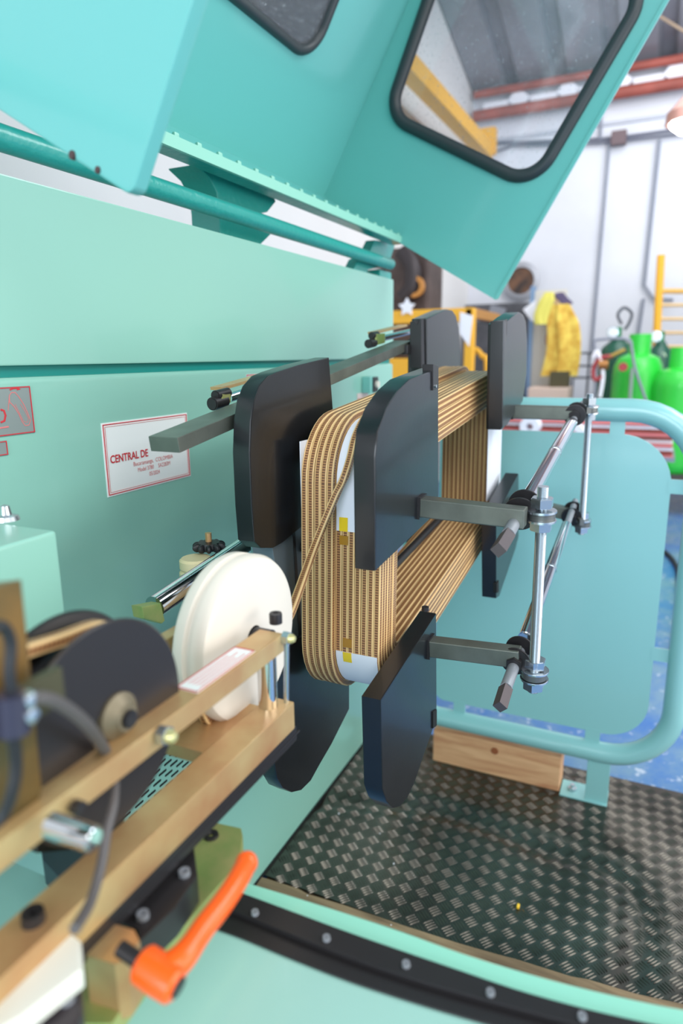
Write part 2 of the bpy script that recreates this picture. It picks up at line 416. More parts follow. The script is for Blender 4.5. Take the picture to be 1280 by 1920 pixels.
# partition with jackets
p0 = P(1003, 545, 'x', 8.9); p1 = P(1040, 545, 'x', 8.9)
t = thing('partition_panel', 'pale partition panel with blue edge where yellow work clothes hang', 'partition', (8.9, p1.y, FZ))
obj('panel', box(8.9, 8.96, P(1062, 560, 'x', 8.9).y, p0.y, FZ, p0.z), mat('partition_cream', srgb(214, 210, 202), .7), t, smooth=False)
obj('edge_trim', box(8.86, 8.99, p0.y, p0.y+.05, FZ, p0.z+.05), mat('blue_edge', srgb(120, 150, 185), .5), t, smooth=False)
def cloth(name, u, v0, v1, w, x, m, label, cat, taper=1.3, folds=5, seed=1):
    rnd = random.Random(seed); top = P(u, v0, 'x', x); bot = P(u, v1, 'x', x); h = top.z-bot.z
    bm = bmesh.new(); nu, nv = 64, 14; ph = [rnd.random()*6 for _ in range(4)]; ring = []
    for j in range(nv+1):
        f = j/nv; ww = w/2*(.55+.45*min(1, f*4))*(1+(taper-1)*f)
        row = []
        for i in range(nu):
            a = 2*PI*i/nu
            fold = 1+.2*math.sin(folds*a+ph[0]+f*1.2)+.09*math.sin((folds*2+1)*a+ph[1]+f)
            row.append(bm.verts.new((top.x+math.sin(a)*ww*.38*fold, top.y+math.cos(a)*ww*fold+.04*math.sin(f*4+ph[2]), top.z-h*f)))
        ring.append(row)
    for j in range(nv):
        for i in range(nu): bm.faces.new((ring[j][i], ring[j][(i+1) % nu], ring[j+1][(i+1) % nu], ring[j+1][i]))
    bm.faces.new(ring[0][::-1]); bm.faces.new(ring[-1])
    return tag(obj(name, bm, m), label, cat)
YJ = mat('yellow_fabric', srgb(240, 214, 104), .85, 0, 0, 0, 1, 0, 9, .2, srgb(206, 158, 66))
cloth('hanging_jacket', 1058, 570, 705, .30, 8.6, YJ, 'long yellow work jacket hanging on the partition', 'jacket', 1.25, 5, 3)
cloth('hanging_glove', 1022, 548, 608, .15, 8.6, mat('lime_fabric', srgb(222, 214, 104), .8), 'lime yellow glove with white patch hanging on the partition', 'glove', 1.1, 3, 5)
cloth('hanging_apron', 1041, 550, 630, .15, 8.84, mat('tan_fabric', srgb(190, 160, 130), .8), 'tan leather apron hanging between the yellow glove and the jacket', 'apron', 1.1, 4, 8)
cloth('wool_hat', 1056, 548, 571, .12, 8.62, mat('navy_fabric', srgb(90, 80, 110), .8), 'dark hat hanging above the yellow jacket', 'hat', 1.0, 3, 9)
cloth('hanging_strap', 1033, 622, 682, .05, 8.6, mat('brown_strap', srgb(130, 84, 70), .7), 'narrow brown strap hanging below the apron', 'strap', .8, 2, 9)
c = P(1045, 735, 'x', 8.5)
tag(obj('work_bench', box(8.35, 8.8, c.y-.14, c.y+.33, FZ, c.z+.06, .02), mat('bench_cream', srgb(214, 190, 176), .7), smooth=False), 'cream box bench standing under the yellow jacket', 'bench')
c2 = P(1048, 712, 'x', 8.55)
tag(obj('dark_box', box(8.45, 8.65, c2.y-.12, c2.y+.1, c.z+.06, c2.z+.1, .01), mat('dark_bin', srgb(80, 74, 50), .7), smooth=False), 'small dark box on top of the cream bench', 'box')
# yellow frame rack
t = thing('yellow_frame_rack', 'yellow steel frame rack behind the machine with a white star on it', 'rack', P(880, 700, 'x', 6.2).xyz*1.0)
X = 6.2
tl = P(735, 583, 'x', X); tr = P(880, 590, 'x', X)
obj('top_rail', box(X-.05, X+.05, tr.y-.04, tl.y+.6, tr.z-.06, tr.z+.06, .01), YEL, t, smooth=False)
obj('upright', box(X-.05, X+.05, tr.y-.05, tr.y+.03, FZ, tr.z+.055, .01), YEL, t, smooth=False)
obj('upright', box(X-.05, X+.05, tl.y+.5, tl.y+.6, FZ, tr.z+.055, .01), YEL, t, smooth=False)
obj('side_rail', box(X, X+1.1, tr.y-.04, tr.y+.02, tr.z-.03, tr.z+.06, .01), mat('rack_rust', srgb(170, 120, 60), .6), t, smooth=False)
m_ = P(752, 690, 'x', X)
obj('shelf_box', box(X-.02, X+.3, m_.y-.12, m_.y+.4, FZ+.1, P(752, 672, 'x', X).z, .01), YEL, t, smooth=False)
c = P(762, 576, 'x', X-.07); bm = bmesh.new()
star = [Vector((c.x, c.y+math.cos(PI/2+i*PI/5)*(.085 if i % 2 == 0 else .045), c.z+math.sin(PI/2+i*PI/5)*(.085 if i % 2 == 0 else .045))) for i in range(10)]
tag(obj('star_ornament', prism(star, (.02, 0, 0)), WHT, smooth=False), 'white five-pointed paper star on the yellow rack rail', 'ornament')
pts = catmull([P(885, 668, 'x', 7.3), P(890, 655, 'x', 7.3), P(903, 668, 'x', 7.3), P(912, 700, 'x', 7.3), Vector((7.3, P(912, 760, 'x', 7.3).y, FZ))], 5)
tag(obj('bent_pipe', tube(pts, .03, 8), YEL), 'bent yellow pipe just right of the yellow rack', 'pipe')
# dark machine at back left of column
c = P(768, 520, 'x', 6.5)
t = thing('dark_blower_housing', 'dark brown machine column with orange ring behind the cabinet corner', 'machine', (6.5, c.y, FZ))
ya, yb = P(802, 520, 'x', 6.5).y, 2.58
obj('housing', box(6.5, 7.0, ya, yb, FZ, P(770, 462, 'x', 6.5).z, .03), mat('brown_steel', srgb(104, 88, 84), .6, .3, 0, 0, 1, .5, 3), t, smooth=False)
bm = tube(catmull([P(752, 470, 'x', 6.4), P(772, 500, 'x', 6.4), P(770, 540, 'x', 6.4), P(755, 560, 'x', 6.4)], 6), .08, 12)
obj('duct', bm, mat('duct_black', srgb(60, 54, 56), .5, .4), t)
obj('ring', lathe([(.06, 0), (.1, 0), (.1, .05), (.06, .05)], P(778, 538, 'x', 6.4), (-1, 0, 0)), mat('ring_orange', srgb(190, 130, 60), .5), t)

# gas cylinders on a low platform
PZ = .34
pl = thing('cylinder_platform', 'low dark steel platform with yellow edge under the gas cylinders', 'platform', (8.2, .2, FZ))
obj('deck', box(7.7, 9.15, -.9, .96, PZ-.1, PZ), mat('dark_deck', srgb(74, 72, 70), .6), pl, smooth=False)
obj('edge_stripe', box(7.68, 7.7, -.9, .96, PZ-.16, PZ-.06), YEL, pl, smooth=False)
for yy in (-.8, .85): obj('support', box(7.8, 8.9, yy-.05, yy+.05, FZ, PZ-.1), mat('dark_leg', srgb(60, 60, 62), .6), pl, smooth=False)
def propane(u, v_sh, w_px, x, label):
    sh = P(u, v_sh, 'x', x); r = w_px/2*(x*1.02)/FPX*.9; base = PZ; h = sh.z-base
    t = thing('propane_cylinder', label, 'gas cylinder', (sh.x, sh.y, base), 'lime green gas cylinders')
    prof = [(0, 0), (r*.85, 0), (r*.95, .03), (r, .1), (r, h*.45), (r*1.015, h*.46), (r*1.015, h*.48), (r, h*.49), (r, h*.82), (r*.96, h*.9), (r*.8, h*.97), (r*.5, h), (0, h+.01)]
    obj('tank', lathe(prof, (sh.x, sh.y, base), (0, 0, 1)), LIME, t)
    obj('collar', lathe([(r*.42, 0), (r*.44, 0), (r*.44, .22), (r*.40, .22), (r*.40, .01)], (sh.x, sh.y, base+h-.01), (0, 0, 1)), LIME, t)
    obj('valve', cyl((sh.x, sh.y, base+h), (sh.x, sh.y, base+h+.12), .03), mat('valve_brass', srgb(190, 160, 80), .4, .7), t)
    return t
propane(1198, 664, 86, 8.1, 'lime green gas cylinder with collar, left of the pair')
propane(1276, 690, 88, 7.95, 'lime green gas cylinder cut by the right edge of the photo')
def oxygen(u, v_sh, w_px, x, label, tall=True):
    sh = P(u, v_sh, 'x', x); r = w_px/2*x*1.02/FPX; base = PZ; h = sh.z-base
    t = thing('oxygen_cylinder', label, 'gas cylinder', (sh.x, sh.y, base))
    obj('tank', lathe([(0, 0), (r, 0.01), (r, h*.88), (r*.85, h*.95), (r*.45, h), (r*.3, h+.05), (0, h+.05)], (sh.x, sh.y, base), (0, 0, 1)), OXY, t)
    obj('valve', cyl((sh.x, sh.y, base+h+.05), (sh.x, sh.y, base+h+.16), .035), mat('valve_green', srgb(20, 130, 80), .4, .4), t)
    g1 = Vector((sh.x-.08, sh.y+.06, base+h+.1))
    g = obj('pressure_gauge', lathe([(0, 0), (.06, 0), (.065, .03), (0, .035)], g1, (-1, 0, 0)), ZINC, t)
    obj('dial', lathe([(0, .036), (.05, .036), (.05, .04), (0, .04)], g1, (-1, 0, 0)), WHT, g)
    g2 = Vector((sh.x-.1, sh.y-.05, base+h-.1))
    obj('round_label', lathe([(0, 0), (.04, 0), (.04, .01), (0, .01)], Vector((sh.x-r*.8, sh.y-.03, base+h-.12)), (-1, 0, 0)), mat('pale_sticker', srgb(200, 220, 190), .6), t)
    return t
o1 = oxygen(1158, 640, 56, 8.72, 'dark green oxygen cylinder with hose loop and gauges on a hand cart')
o2 = oxygen(1238, 648, 44, 8.9, 'dark green oxygen cylinder standing behind the two lime green ones')
lp = catmull([P(1165, 608, 'x', 8.2), P(1158, 590, 'x', 8.2), P(1170, 577, 'x', 8.2), P(1184, 588, 'x', 8.2), P(1178, 608, 'x', 8.2), P(1170, 618, 'x', 8.2)], 6)
tag(obj('hose_loop', tube(lp, .016, 8), mat('dark_hose', srgb(70, 76, 86), .5)), 'dark hose loop hooked on the top of the dark oxygen cylinder', 'hose')
t = thing('cylinder_cart', 'grey tubular hand cart around the dark oxygen cylinder', 'cart', P(1145, 700, 'x', 7.75))
obj('handle', tube(catmull([P(1118, 665, 'x', 7.75), P(1114, 645, 'x', 7.75), P(1120, 637, 'x', 7.75), P(1175, 636, 'x', 7.75), P(1184, 655, 'x', 7.75), P(1190, 690, 'x', 7.75), P(1212, 755, 'x', 7.75)], 5), .016, 8), PIPE, t)
obj('frame_tube', tube([P(1185, 690, 'x', 7.75), Vector((7.75, P(1180, 770, 'x', 7.75).y, PZ))], .02, 8), mat('cart_grey', srgb(140, 160, 150), .5), t)
obj('frame_tube', tube([P(1118, 665, 'x', 7.75), Vector((7.75, P(1116, 770, 'x', 7.75).y, PZ))], .014, 8), PIPE, t)
t = thing('welding_torch', 'brass torch with red hoses hung on the cylinder cart', 'torch', P(1140, 680, 'x', 7.74))
obj('torch_body', cyl(P(1172, 655, 'x', 7.74), P(1140, 670, 'x', 7.74), .02), mat('brass', srgb(200, 170, 90), .35, .7), t)
obj('regulator', cyl(P(1140, 684, 'x', 7.74), P(1122, 684, 'x', 7.74), .05), mat('brass_dark', srgb(170, 120, 70), .4, .6), t)
REDH = mat('red_hose', srgb(165, 60, 66), .5)
obj('red_hose', tube(catmull([P(1148, 668, 'x', 7.74), P(1125, 672, 'x', 7.74), P(1112, 692, 'x', 7.74), P(1115, 712, 'x', 7.74), P(1130, 705, 'x', 7.74)], 5), .022, 8), REDH, t)
obj('wheel', lathe([(0, 0), (.045, 0), (.045, .04), (0, .04)], P(1168, 688, 'x', 7.74), (-1, 0, 0)), REDH, t)
obj('white_hose', tube(catmull([P(1112, 670, 'x', 7.74), P(1120, 660, 'x', 7.74), P(1130, 700, 'x', 7.74), P(1124, 745, 'x', 7.74)], 5), .022, 8), WHT, t)
# wire rack behind
bm = bmesh.new()
for v in (662, 686, 708): tube([P(1076, v, 'x', 9.3), P(1112, v, 'x', 9.3)], .016, 6, bm=bm)
for u in (1077, 1105): tube([P(u, 660, 'x', 9.3), Vector((9.3, P(u, 660, 'x', 9.3).y, FZ))], .016, 6, bm=bm)
tag(obj('wire_rack', bm, mat('rack_dark', srgb(90, 94, 104), .5)), 'thin dark wire rack between the jacket and the oxygen cylinder', 'rack')
# ladder
t = thing('step_ladder', 'yellow ladder leaning on the back wall at the right edge', 'ladder', P(1232, 620, 'x', 9.2))
obj('stile', tube([P(1239, 478, 'x', 9.2), P(1230, 640, 'x', 9.2), P(1226, 860, 'x', 9.2)], .045, 8), YEL, t)
obj('stile', tube([P(1340, 478, 'x', 9.2), P(1352, 860, 'x', 9.2)], .045, 8), YEL, t)
for v in (546, 572, 598, 624, 650):
    obj('rung', tube([P(1236, v, 'x', 9.2), P(1345, v, 'x', 9.2)], .03 if v == 546 else .02, 8), mat('rung_paint', srgb(228, 176, 90), .6) if v == 546 else mat('rung_pale', srgb(224, 190, 140), .6), t)
# pendant lamp
c = P(1292, 230, 'x', 6.5)
t = thing('pendant_lamp', 'brown domed high-bay lamp glowing at the right edge', 'lamp', c)
obj('shade', lathe([(.03, .22), (.06, .2), (.17, .08), (.18, 0), (.165, 0), (.155, .075), (.05, .185), (.03, .2)], c, (0, 0, 1)), mat('lamp_brown', srgb(160, 120, 110), .4, .4), t)
EM = bpy.data.materials.new('lamp_glow'); EM.use_nodes = True
EM.node_tree.nodes['Principled BSDF'].inputs['Emission Color'].default_value = (1, .97, .92, 1)
EM.node_tree.nodes['Principled BSDF'].inputs['Emission Strength'].default_value = 6
obj('bulb', lathe([(0, -.09), (.08, -.07), (.14, -.02), (.15, 0), (.1, .05), (0, .06)], c, (0, 0, 1)), EM, t)
obj('cord', tube([c+Vector((0, 0, .2)), c+Vector((0, 0, 1.75))], .01, 6), BLK, t)
tag(obj('roof_cable', tube([P(1232, 28, 'x', 9.0), P(1300, 70, 'x', 9.0)], .015, 6), mat('cable_tan', srgb(150, 130, 110), .6)), 'tan cable slung under the grey roof sheets at top right', 'cable')

# striped stack of strips (red and white) behind the guard
grp = 'red and white strips stacked behind the guard'
for i in range(9):
    z = PZ-.02+0
for i, zz in enumerate([785, 791, 797, 803, 809, 815, 821, 827, 833, 840]):
    a = P(930, zz, 'x', 6.3); b_ = P(1262, zz+4, 'x', 6.3)
    m = [REDB, WHT][i % 2] if i % 3 else mat('rose_strip', srgb(215, 120, 120), .6)
    tag(obj('insulation_strip', box(6.3+(i % 3)*.02, 6.9, b_.y, a.y, a.z-.027, a.z-.001, .003), m, smooth=False),
        ('rose' if i % 3 == 0 else ['dark red', 'white'][i % 2])+' flat strip, '+['topmost', 'second from the top', 'third from the top', 'fourth from the top', 'fifth from the top', 'fifth from the bottom', 'fourth from the bottom', 'third from the bottom', 'second from the bottom', 'lowest'][i]+' of the pile behind the guard', 'strip', grp)
base = P(1000, 840, 'x', 6.3).z-.028
t = thing('strip_trestle', 'low grey trestle table carrying the red and white strips', 'trestle', (6.6, .6, FZ))
ya, yb = P(1262, 840, 'x', 6.3).y, P(930, 840, 'x', 6.3).y
obj('table_top', box(6.28, 6.92, ya-.02, yb+.02, base-.04, base), PIPE, t, smooth=False)
for yy in (ya+.1, yb-.1):
    for xx in (6.35, 6.85): obj('leg', box(xx-.03, xx+.03, yy-.03, yy+.03, FZ, base-.04), PIPE, t, smooth=False)
for i, (u, v, r) in enumerate([(992, 800, .085), (1075, 815, .09)]):
    c = P(u, v, 'x', 6.1)
    tag(obj('tape_roll', lathe([(r*.35, 0), (r, 0), (r, .16), (r*.35, .16)], Vector((6.1, c.y, c.z)), (1, 0, 0)), WHT),
        ['white tape roll in front of the red strips, nearer the coil', 'white tape roll in front of the red strips beside the chrome rod'][i], 'tape roll')
    tag(obj('roll_stand', box(6.08, 6.27, c.y-.06, c.y+.06, FZ, c.z-r+.003), PIPE, smooth=False), ['grey stand under the white tape roll nearer the coil', 'grey stand under the white tape roll beside the chrome rod'][i], 'stand')
# black cable on the blue floor
pts = catmull([P(u, v, 'z', FZ+.018) for u, v in ((1190, 1010), (1225, 1022), (1252, 1040), (1268, 1062), (1272, 1090), (1271, 1150), (1262, 1230))], 6)
tag(obj('floor_cable', tube(pts, .018, 8), RUBBER), 'black cable lying on the blue floor right of the guard panel', 'cable')

# ------------------------------------------------------------------ platform: tread plate and timbers
ridge = [P(u_, v_, 'z', 0) for u_, v_ in [(560, 1500), (780, 1515), (900, 1545), (1010, 1590), (1120, 1625), (1180, 1670), (1200, 1740), (1180, 1880), (1170, 1960)]]
ridge = catmull(ridge, 4)
def plate_h(x, y):
    p = Vector((x, y, 0)); best = 9
    for i in range(len(ridge)-1):
        a, b = ridge[i], ridge[i+1]; ab = b-a; t_ = max(0, min(1, (p-a).dot(ab)/ab.length_squared))
        best = min(best, (p-a-ab*t_).length)
    return -.010*math.exp(-(best/.045)**2)
bm = bmesh.new(); gx = [1.5+i*.0196 for i in range(51)]; gy = [-1.2+i*.022 for i in range(101)]
gx[-1] = 2.48; gy[-1] = .998
gv = [[bm.verts.new((x, y, plate_h(x, y))) for y in gy] for x in gx]
for i in range(50):
    for j in range(100): bm.faces.new((gv[i][j], gv[i+1][j], gv[i+1][j+1], gv[i][j+1]))
g = bmesh.ops.extrude_face_region(bm, geom=bm.faces[:])
bmesh.ops.translate(bm, vec=(0, 0, -.004), verts=[e for e in g['geom'] if isinstance(e, bmesh.types.BMVert)])
# five-bar tread: lens shaped ridges in a basket weave turned 45 degrees
def lens(bm, cx, cy, ang, L=.031, Wd=.0030, H=.0026):
    ca, sa = math.cos(ang), math.sin(ang); n = 6; top = []; l = []; r = []; h0 = plate_h(cx, cy)
    for i in range(n+1):
        f = i/n*2-1; w = Wd*math.sqrt(max(0, 1-f*f*.92))*.5
        f2 = f*L/2
        h = H*(1-f*f*.8)
        def pt(a, b, z): return bm.verts.new((cx+a*ca-b*sa, cy+a*sa+b*ca, z+h0))
        top.append(pt(f2, 0, h)); l.append(pt(f2, w+.0008, 0)); r.append(pt(f2, -w-.0008, 0))
    for i in range(n):
        for f_ in (bm.faces.new((l[i], top[i], top[i+1], l[i+1])), bm.faces.new((top[i], r[i], r[i+1], top[i+1]))): f_.material_index = 1
pitch = .0375; q = PI/4+.06
for i in range(-50, 60):
    for j in range(-50, 60):
        lx, ly = i*pitch, j*pitch
        cx = 2.0+lx*math.cos(q)-ly*math.sin(q); cy = .2+lx*math.sin(q)+ly*math.cos(q)
        if not (1.50 < cx < 2.465 and -.75 < cy < .985): continue
        a = q if (i+j) % 2 == 0 else q+PI/2
        for k in (-1.5, -.5, .5, 1.5):
            off = k*.0086
            lens(bm, cx-math.sin(a)*off, cy+math.cos(a)*off, a)
tp = tag(obj('tread_plate', bm, [TREAD, TREAD], angle=60), 'dark steel tread plate with basket-weave ridges in front of the cabinet', 'floor plate')
t = thing('timber_platform', 'weathered timber platform with its near beam showing along the tread plate', 'timber', (1.9, 0, FZ))
obj('near_beam', prism([P(u, v, 'z', .004) for u, v in [(490, 1644), (560, 1666), (575, 1675), (650, 1698), (755, 1734), (860, 1768), (930, 1788), (965, 1797), (1070, 1830), (1100, 1835), (1190, 1862), (1280, 1882), (1600, 1945)]]+[Vector((1.40, -.75, .004)), Vector((1.40, .99, .004))], (0, 0, -.10), .002), WOODOLD, t, smooth=False)
obj('bearer', box(1.5, 2.46, -1.2, .99, FZ, -.0145), WOODOLD, t, smooth=False)
a = P(1050, 1490, 'z', 0); b_ = P(815, 1418, 'z', 0)
tag(obj('timber_block', box(2.30, 2.41, .214, .70, .0005, .14, .004), WOOD, smooth=False), 'fresh pine timber block with a knot lying on the far edge of the tread plate', 'timber')
for i, (u, v, s, yel) in enumerate([(971, 1701, .008, 1), (738, 1620, .004, 0), (635, 1526, .004, 0), (712, 1563, .003, 0), (576, 1680, .003, 0), (733, 1735, .003, 0)]):
    c = P(u, v, 'z', .003)
    tag(obj('yellow_crumb' if yel else 'white_chip', add_box(bmesh.new(), (c.x, c.y, .002+s/2), (s*2 if yel else s, s, s), Matrix.Rotation(i*.7, 3, 'Z'), s*.25), mat('crumb_yellow', srgb(250, 205, 60), .5) if yel else WHT),
        ['yellow scrap of wrapper lying on the tread plate', 'white chip in the middle of the tread plate', 'white chip nearest the lower inner black plate', 'white chip between the black plate tip and the middle chip', 'white chip on the timber edge near the orange lever', 'white chip on the timber edge, further right'][i], 'scrap', None if yel else 'white chips on the tread plate')

kc = P(927, 1408, 'x', 2.2995)
bpy.data.objects['timber_block'].select_set(False)
obj('knot', lathe([(0, 0), (.014, 0), (.014, .0012), (0, .0015)], kc, (-1, 0, 0), 20), mat('knot_brown', srgb(150, 86, 52), .7), bpy.data.objects['timber_block'], label='reddish knot')
# ------------------------------------------------------------------ guard rail
GX = 2.31
t = thing('safety_guard', 'teal tubular safety guard with solid panel across the end of the machine', 'guard', (GX, .3, 0))
yl, yr, zt, zb = .80, -.135, 1.58-.175, 1.58-1.385
poly = fillet([(yl, zt), (yr, zt), (yr, zb), (yl, zb)], [.12, .21, .21, .12], 10)
obj('tube_frame', tube([(GX, p.x, p.y) for p in poly], .037, 20, closed=True), GUARD, t)
poly = fillet([(.70, zt-.075), (-.055, zt-.075), (-.055, zb+.075), (.70, zb+.075)], [.04, .16, .14, .04], 10)
obj('panel', prism([Vector((GX-.004, p.x, p.y)) for p in poly], (.008, 0, 0), .002), GUARD, t)
for (y, z, sy, sz) in [(.115, zt-.055, .045, .06), (.115, zb+.055, .05, .06), (yr+.055, 1.58-.41, .07, .045), (yr+.055, 1.58-.98, .07, .045), (.6, zt-.055, .045, .06), (.6, zb+.055, .045, .06), (.74, .8, .08, .045)]:
    obj('mounting_tab', box(GX-.005, GX+.005, y-sy/2, y+sy/2, z-sz/2, z+sz/2), GUARD, t, smooth=False)
pa = P(1122, 1500, 'z', 0)
for yy in (.085, .80):
    obj('post', box(GX-.02, GX-.012, yy-.038, yy+.038, .004, zb-.01, .002), GUARD, t, smooth=False)
    f = obj('foot_plate', box(GX-.03, GX+.07, yy-.038, yy+.125, 0, .006, .002), GUARD, t, smooth=False)
    bm = cyl((GX+.015, yy+.085, .006), (GX+.015, yy+.085, .03), .008); hexnut(bm, (GX+.015, yy+.085, .012), (0, 0, 1), .016, .012)
    obj('anchor_bolt', bm, ZINC, f)

# ------------------------------------------------------------------ machine cabinet
t = mach = thing('winding_machine_cabinet', 'long teal sheet-metal cabinet of the coil winding machine with labels', 'machine', (1.5, 1.4, 0))
X0, X1 = .1, 2.62
obj('lower_cabinet', box(X0, X1, 1.0, 1.9, 0, 1.553, .012, seg=3), TEAL, t)
obj('seam_channel', box(X0+.01, X1-.01, 1.012, 1.88, 1.55, 1.575), TEALD, t, smooth=False)
obj('upper_cabinet', box(X0, X1, 1.0, 1.9, 1.572, 1.878, .004), TEAL, t)
obj('base_gap', box(X0, X1, .995, 1.0, .0, .006), BLK, t, smooth=False)
# ventilation slots
o = bmesh.new()
for j in range(11):
    for i in range(9):
        x = .93+i*.042+(.021 if j % 2 else 0); z = .70-j*.014
        z = .66-j*.0145
        pts = fillet([(x, z-.0028), (x+.028, z-.0028), (x+.028, z+.0028), (x, z+.0028)], .0027, 3)
        prism([Vector((p.x, .9992, p.y)) for p in pts], (0, .004, 0), bm=o)
obj('vent_slots', o, BLK, t, smooth=False)
# labels
def text(s, x, z, w, h, m, parent, y=.9975, align='LEFT', bold=0.0, name='lettering', shear=0):
    c = bpy.data.curves.new('txt', 'FONT'); c.body = s; c.size = 1; c.offset = bold; c.resolution_u = 3
    o = bpy.data.objects.new('txt', c); S.collection.objects.link(o)
    bpy.context.view_layer.update()
    me = bpy.data.meshes.new_from_object(o.evaluated_get(bpy.context.evaluated_depsgraph_get()))
    bpy.data.objects.remove(o); bpy.data.curves.remove(c)
    xs = [v.co.x for v in me.vertices]; ys = [v.co.y for v in me.vertices]
    W_0, H_0 = max(xs)-min(xs), .73
    sx, sz = w/W_0, h/H_0
    for v in me.vertices:
        cx, cy = (v.co.x-min(xs))*sx, v.co.y*sz
        v.co = Vector((x+cx, y, z+cy))
    bm = bmesh.new(); bm.from_mesh(me); bpy.data.meshes.remove(me)
    bmesh.ops.remove_doubles(bm, verts=bm.verts[:], dist=1e-6)
    for f in bm.faces:
        if f.normal.y > 0: f.normal_flip()
    me2 = bpy.data.meshes.new(name); bm.to_mesh(me2); bm.free(); me2.materials.append(m)
    ob = bpy.data.objects.new(name, me2); S.collection.objects.link(ob); ob.parent = parent
    loc = Vector((0, 0, 0)); p = parent
    while p: loc += p.location; p = p.parent
    me2.transform(Matrix.Translation(-loc))
    return ob
def border(x0, x1, z0, z1, w, m, parent, y=.9978, name='border'):
    bm = bmesh.new()
    for a in ((x0, x1, z1-w, z1), (x0, x1, z0, z0+w), (x0, x0+w, z0+w, z1-w), (x1-w, x1, z0+w, z1-w)):
        box(a[0], a[1], y-.0002, y+.0006, a[2], a[3], bm=bm)
    return obj(name, bm, m, parent, smooth=False)
nl = obj('name_label', box(.998, 1.268, .9985, 1.0, 1.58-.2725, 1.58-.1225), WHITEL, t, smooth=False, label='white name label with red border and red lettering')
border(1.001, 1.265, 1.58-.2695, 1.58-.1255, .0018, RED, nl)
border(1.006, 1.260, 1.58-.2645, 1.58-.1305, .0006, REDF, nl, name='inner_border')
text('CENTRAL DE', 1.013, 1.58-.205, .112, .0165, RED, nl, bold=.018)
text('Bucaramanga,  COLOMBIA', 1.078, 1.58-.2205, .128, .0095, REDF, nl)
text('Model 3780     SA2283M', 1.090, 1.58-.2345, .105, .0095, REDF, nl)
text('05/2024', 1.124, 1.58-.2485, .034, .0095, REDF, nl)
def rect_label(name, px0, px1, z0, z1, m, label):
    return obj(name, box(px0, px1, .9985, 1.0, z0, z1), m, t, smooth=False, label=label)
a = P(55, 723, 'y', 1); b_ = P(64, 811, 'y', 1)
gl = rect_label('diagram_label', a.x-.17, a.x, b_.z, a.z, GREYL, 'grey label with red frame, loop diagram and curved arrow')
border(a.x-.169, a.x-.001, b_.z+.001, a.z-.001, .0016, RED, gl)
lx, lz = a.x, a.z
def line_mark(pts, w, m, parent, name):
    bm = tube([Vector((x, .9982, z)) for x, z in pts], w/2, 6); bmesh.ops.scale(bm, vec=(1, .3, 1), space=Matrix.Translation((0, -.9982, 0)), verts=bm.verts[:]); return obj(name, bm, m, parent)
line_mark([(P(u, v, 'y', 1).x, P(u, v, 'y', 1).z) for u, v in [(17, 731), (24, 728), (33, 728)]], .003, RED, gl, 'arrow_shaft')
bm = prism([P(33, 725.5, 'y', .9978), P(39, 730, 'y', .9978), P(32, 732, 'y', .9978)], (0, .0005, 0)); obj('arrow_head', bm, RED, gl, smooth=False)
ln = lambda L: [(P(u, v, 'y', 1).x, P(u, v, 'y', 1).z) for u, v in L]
line_mark(ln([(17, 756), (16, 742), (20, 736), (27, 736), (34, 744), (43, 758), (52, 778), (56, 788), (53, 797), (46, 798), (40, 790), (34, 776), (25, 762), (18, 755)]), .0016, REDF, gl, 'loop_outline')
line_mark(ln([(14, 770), (16, 742)]), .0012, REDF, gl, 'wire_line')
line_mark(ln([(27, 758), (35, 774), (43, 790), (50, 792), (52, 784), (45, 770), (37, 758)]), .001, REDF, gl, 'inner_outline')
line_mark(ln([(0, 768), (6, 770), (9, 779), (7, 789), (0, 792)]), .004, RED, gl, 'ring_mark')
line_mark(ln([(-4, 803), (15, 800)]), .003, REDF, gl, 'text_line')
a = P(11, 821, 'y', 1); b_ = P(14, 853, 'y', 1)
g2 = rect_label('grey_label', a.x-.12, a.x, b_.z, a.z-.004, GREYL, 'small grey label with red frame below the diagram label')
border(a.x-.119, a.x-.001, b_.z+.001, a.z-.005, .0014, RED, g2)
a = P(461, 702, 'y', 1)
g3 = rect_label('warning_label', a.x, a.x+.15, a.z-.11, a.z, mat('pale_label', srgb(205, 212, 214), .5), 'pale label with thin red frame behind the big black plate')
border(a.x+.001, a.x+.149, a.z-.109, a.z-.001, .002, RED, g3)
text('DIRECCION', a.x+.008, a.z-.022, .06, .010, REDF, g3)
a = P(669, 738, 'y', 1)
g4 = rect_label('switch_label', a.x, a.x+.1, a.z-.06, a.z, mat('pink_label', srgb(214, 196, 190), .5), 'small pinkish label with bold red letters below the switch')
text('BOBINA', a.x+.004, a.z-.042, .09, .024, RED, g4, bold=.04)
c = P(684, 721, 'y', 1)
sw = obj('switch_block', box(c.x-.03, c.x+.035, .965, 1.0, c.z-.03, c.z+.03, .004), mat('switch_teal', srgb(130, 200, 190), .3), t)
obj('switch_bezel', box(c.x-.012, c.x+.03, .958, .966, c.z-.028, c.z+.028, .003), BLACKM, sw)
obj('switch_button', cyl((c.x+.008, .958, c.z), (c.x+.008, .948, c.z), .013), WHITEP, sw)
# teal side box on the left of the cabinet front, behind the guide arms
bx = obj('side_enclosure', box(.12, .60, .694, .999, 1.58-.62, 1.58-.215, .006, seg=3), TEAL, t)
c = P(12, 975, 'z', 1.58-.215)
obj('toggle_switch', lathe([(0, 0), (.018, 0), (.016, .006), (.008, .008), (.006, .02), (0, .022)], c, (0, 0, 1)), ZINC, bx)
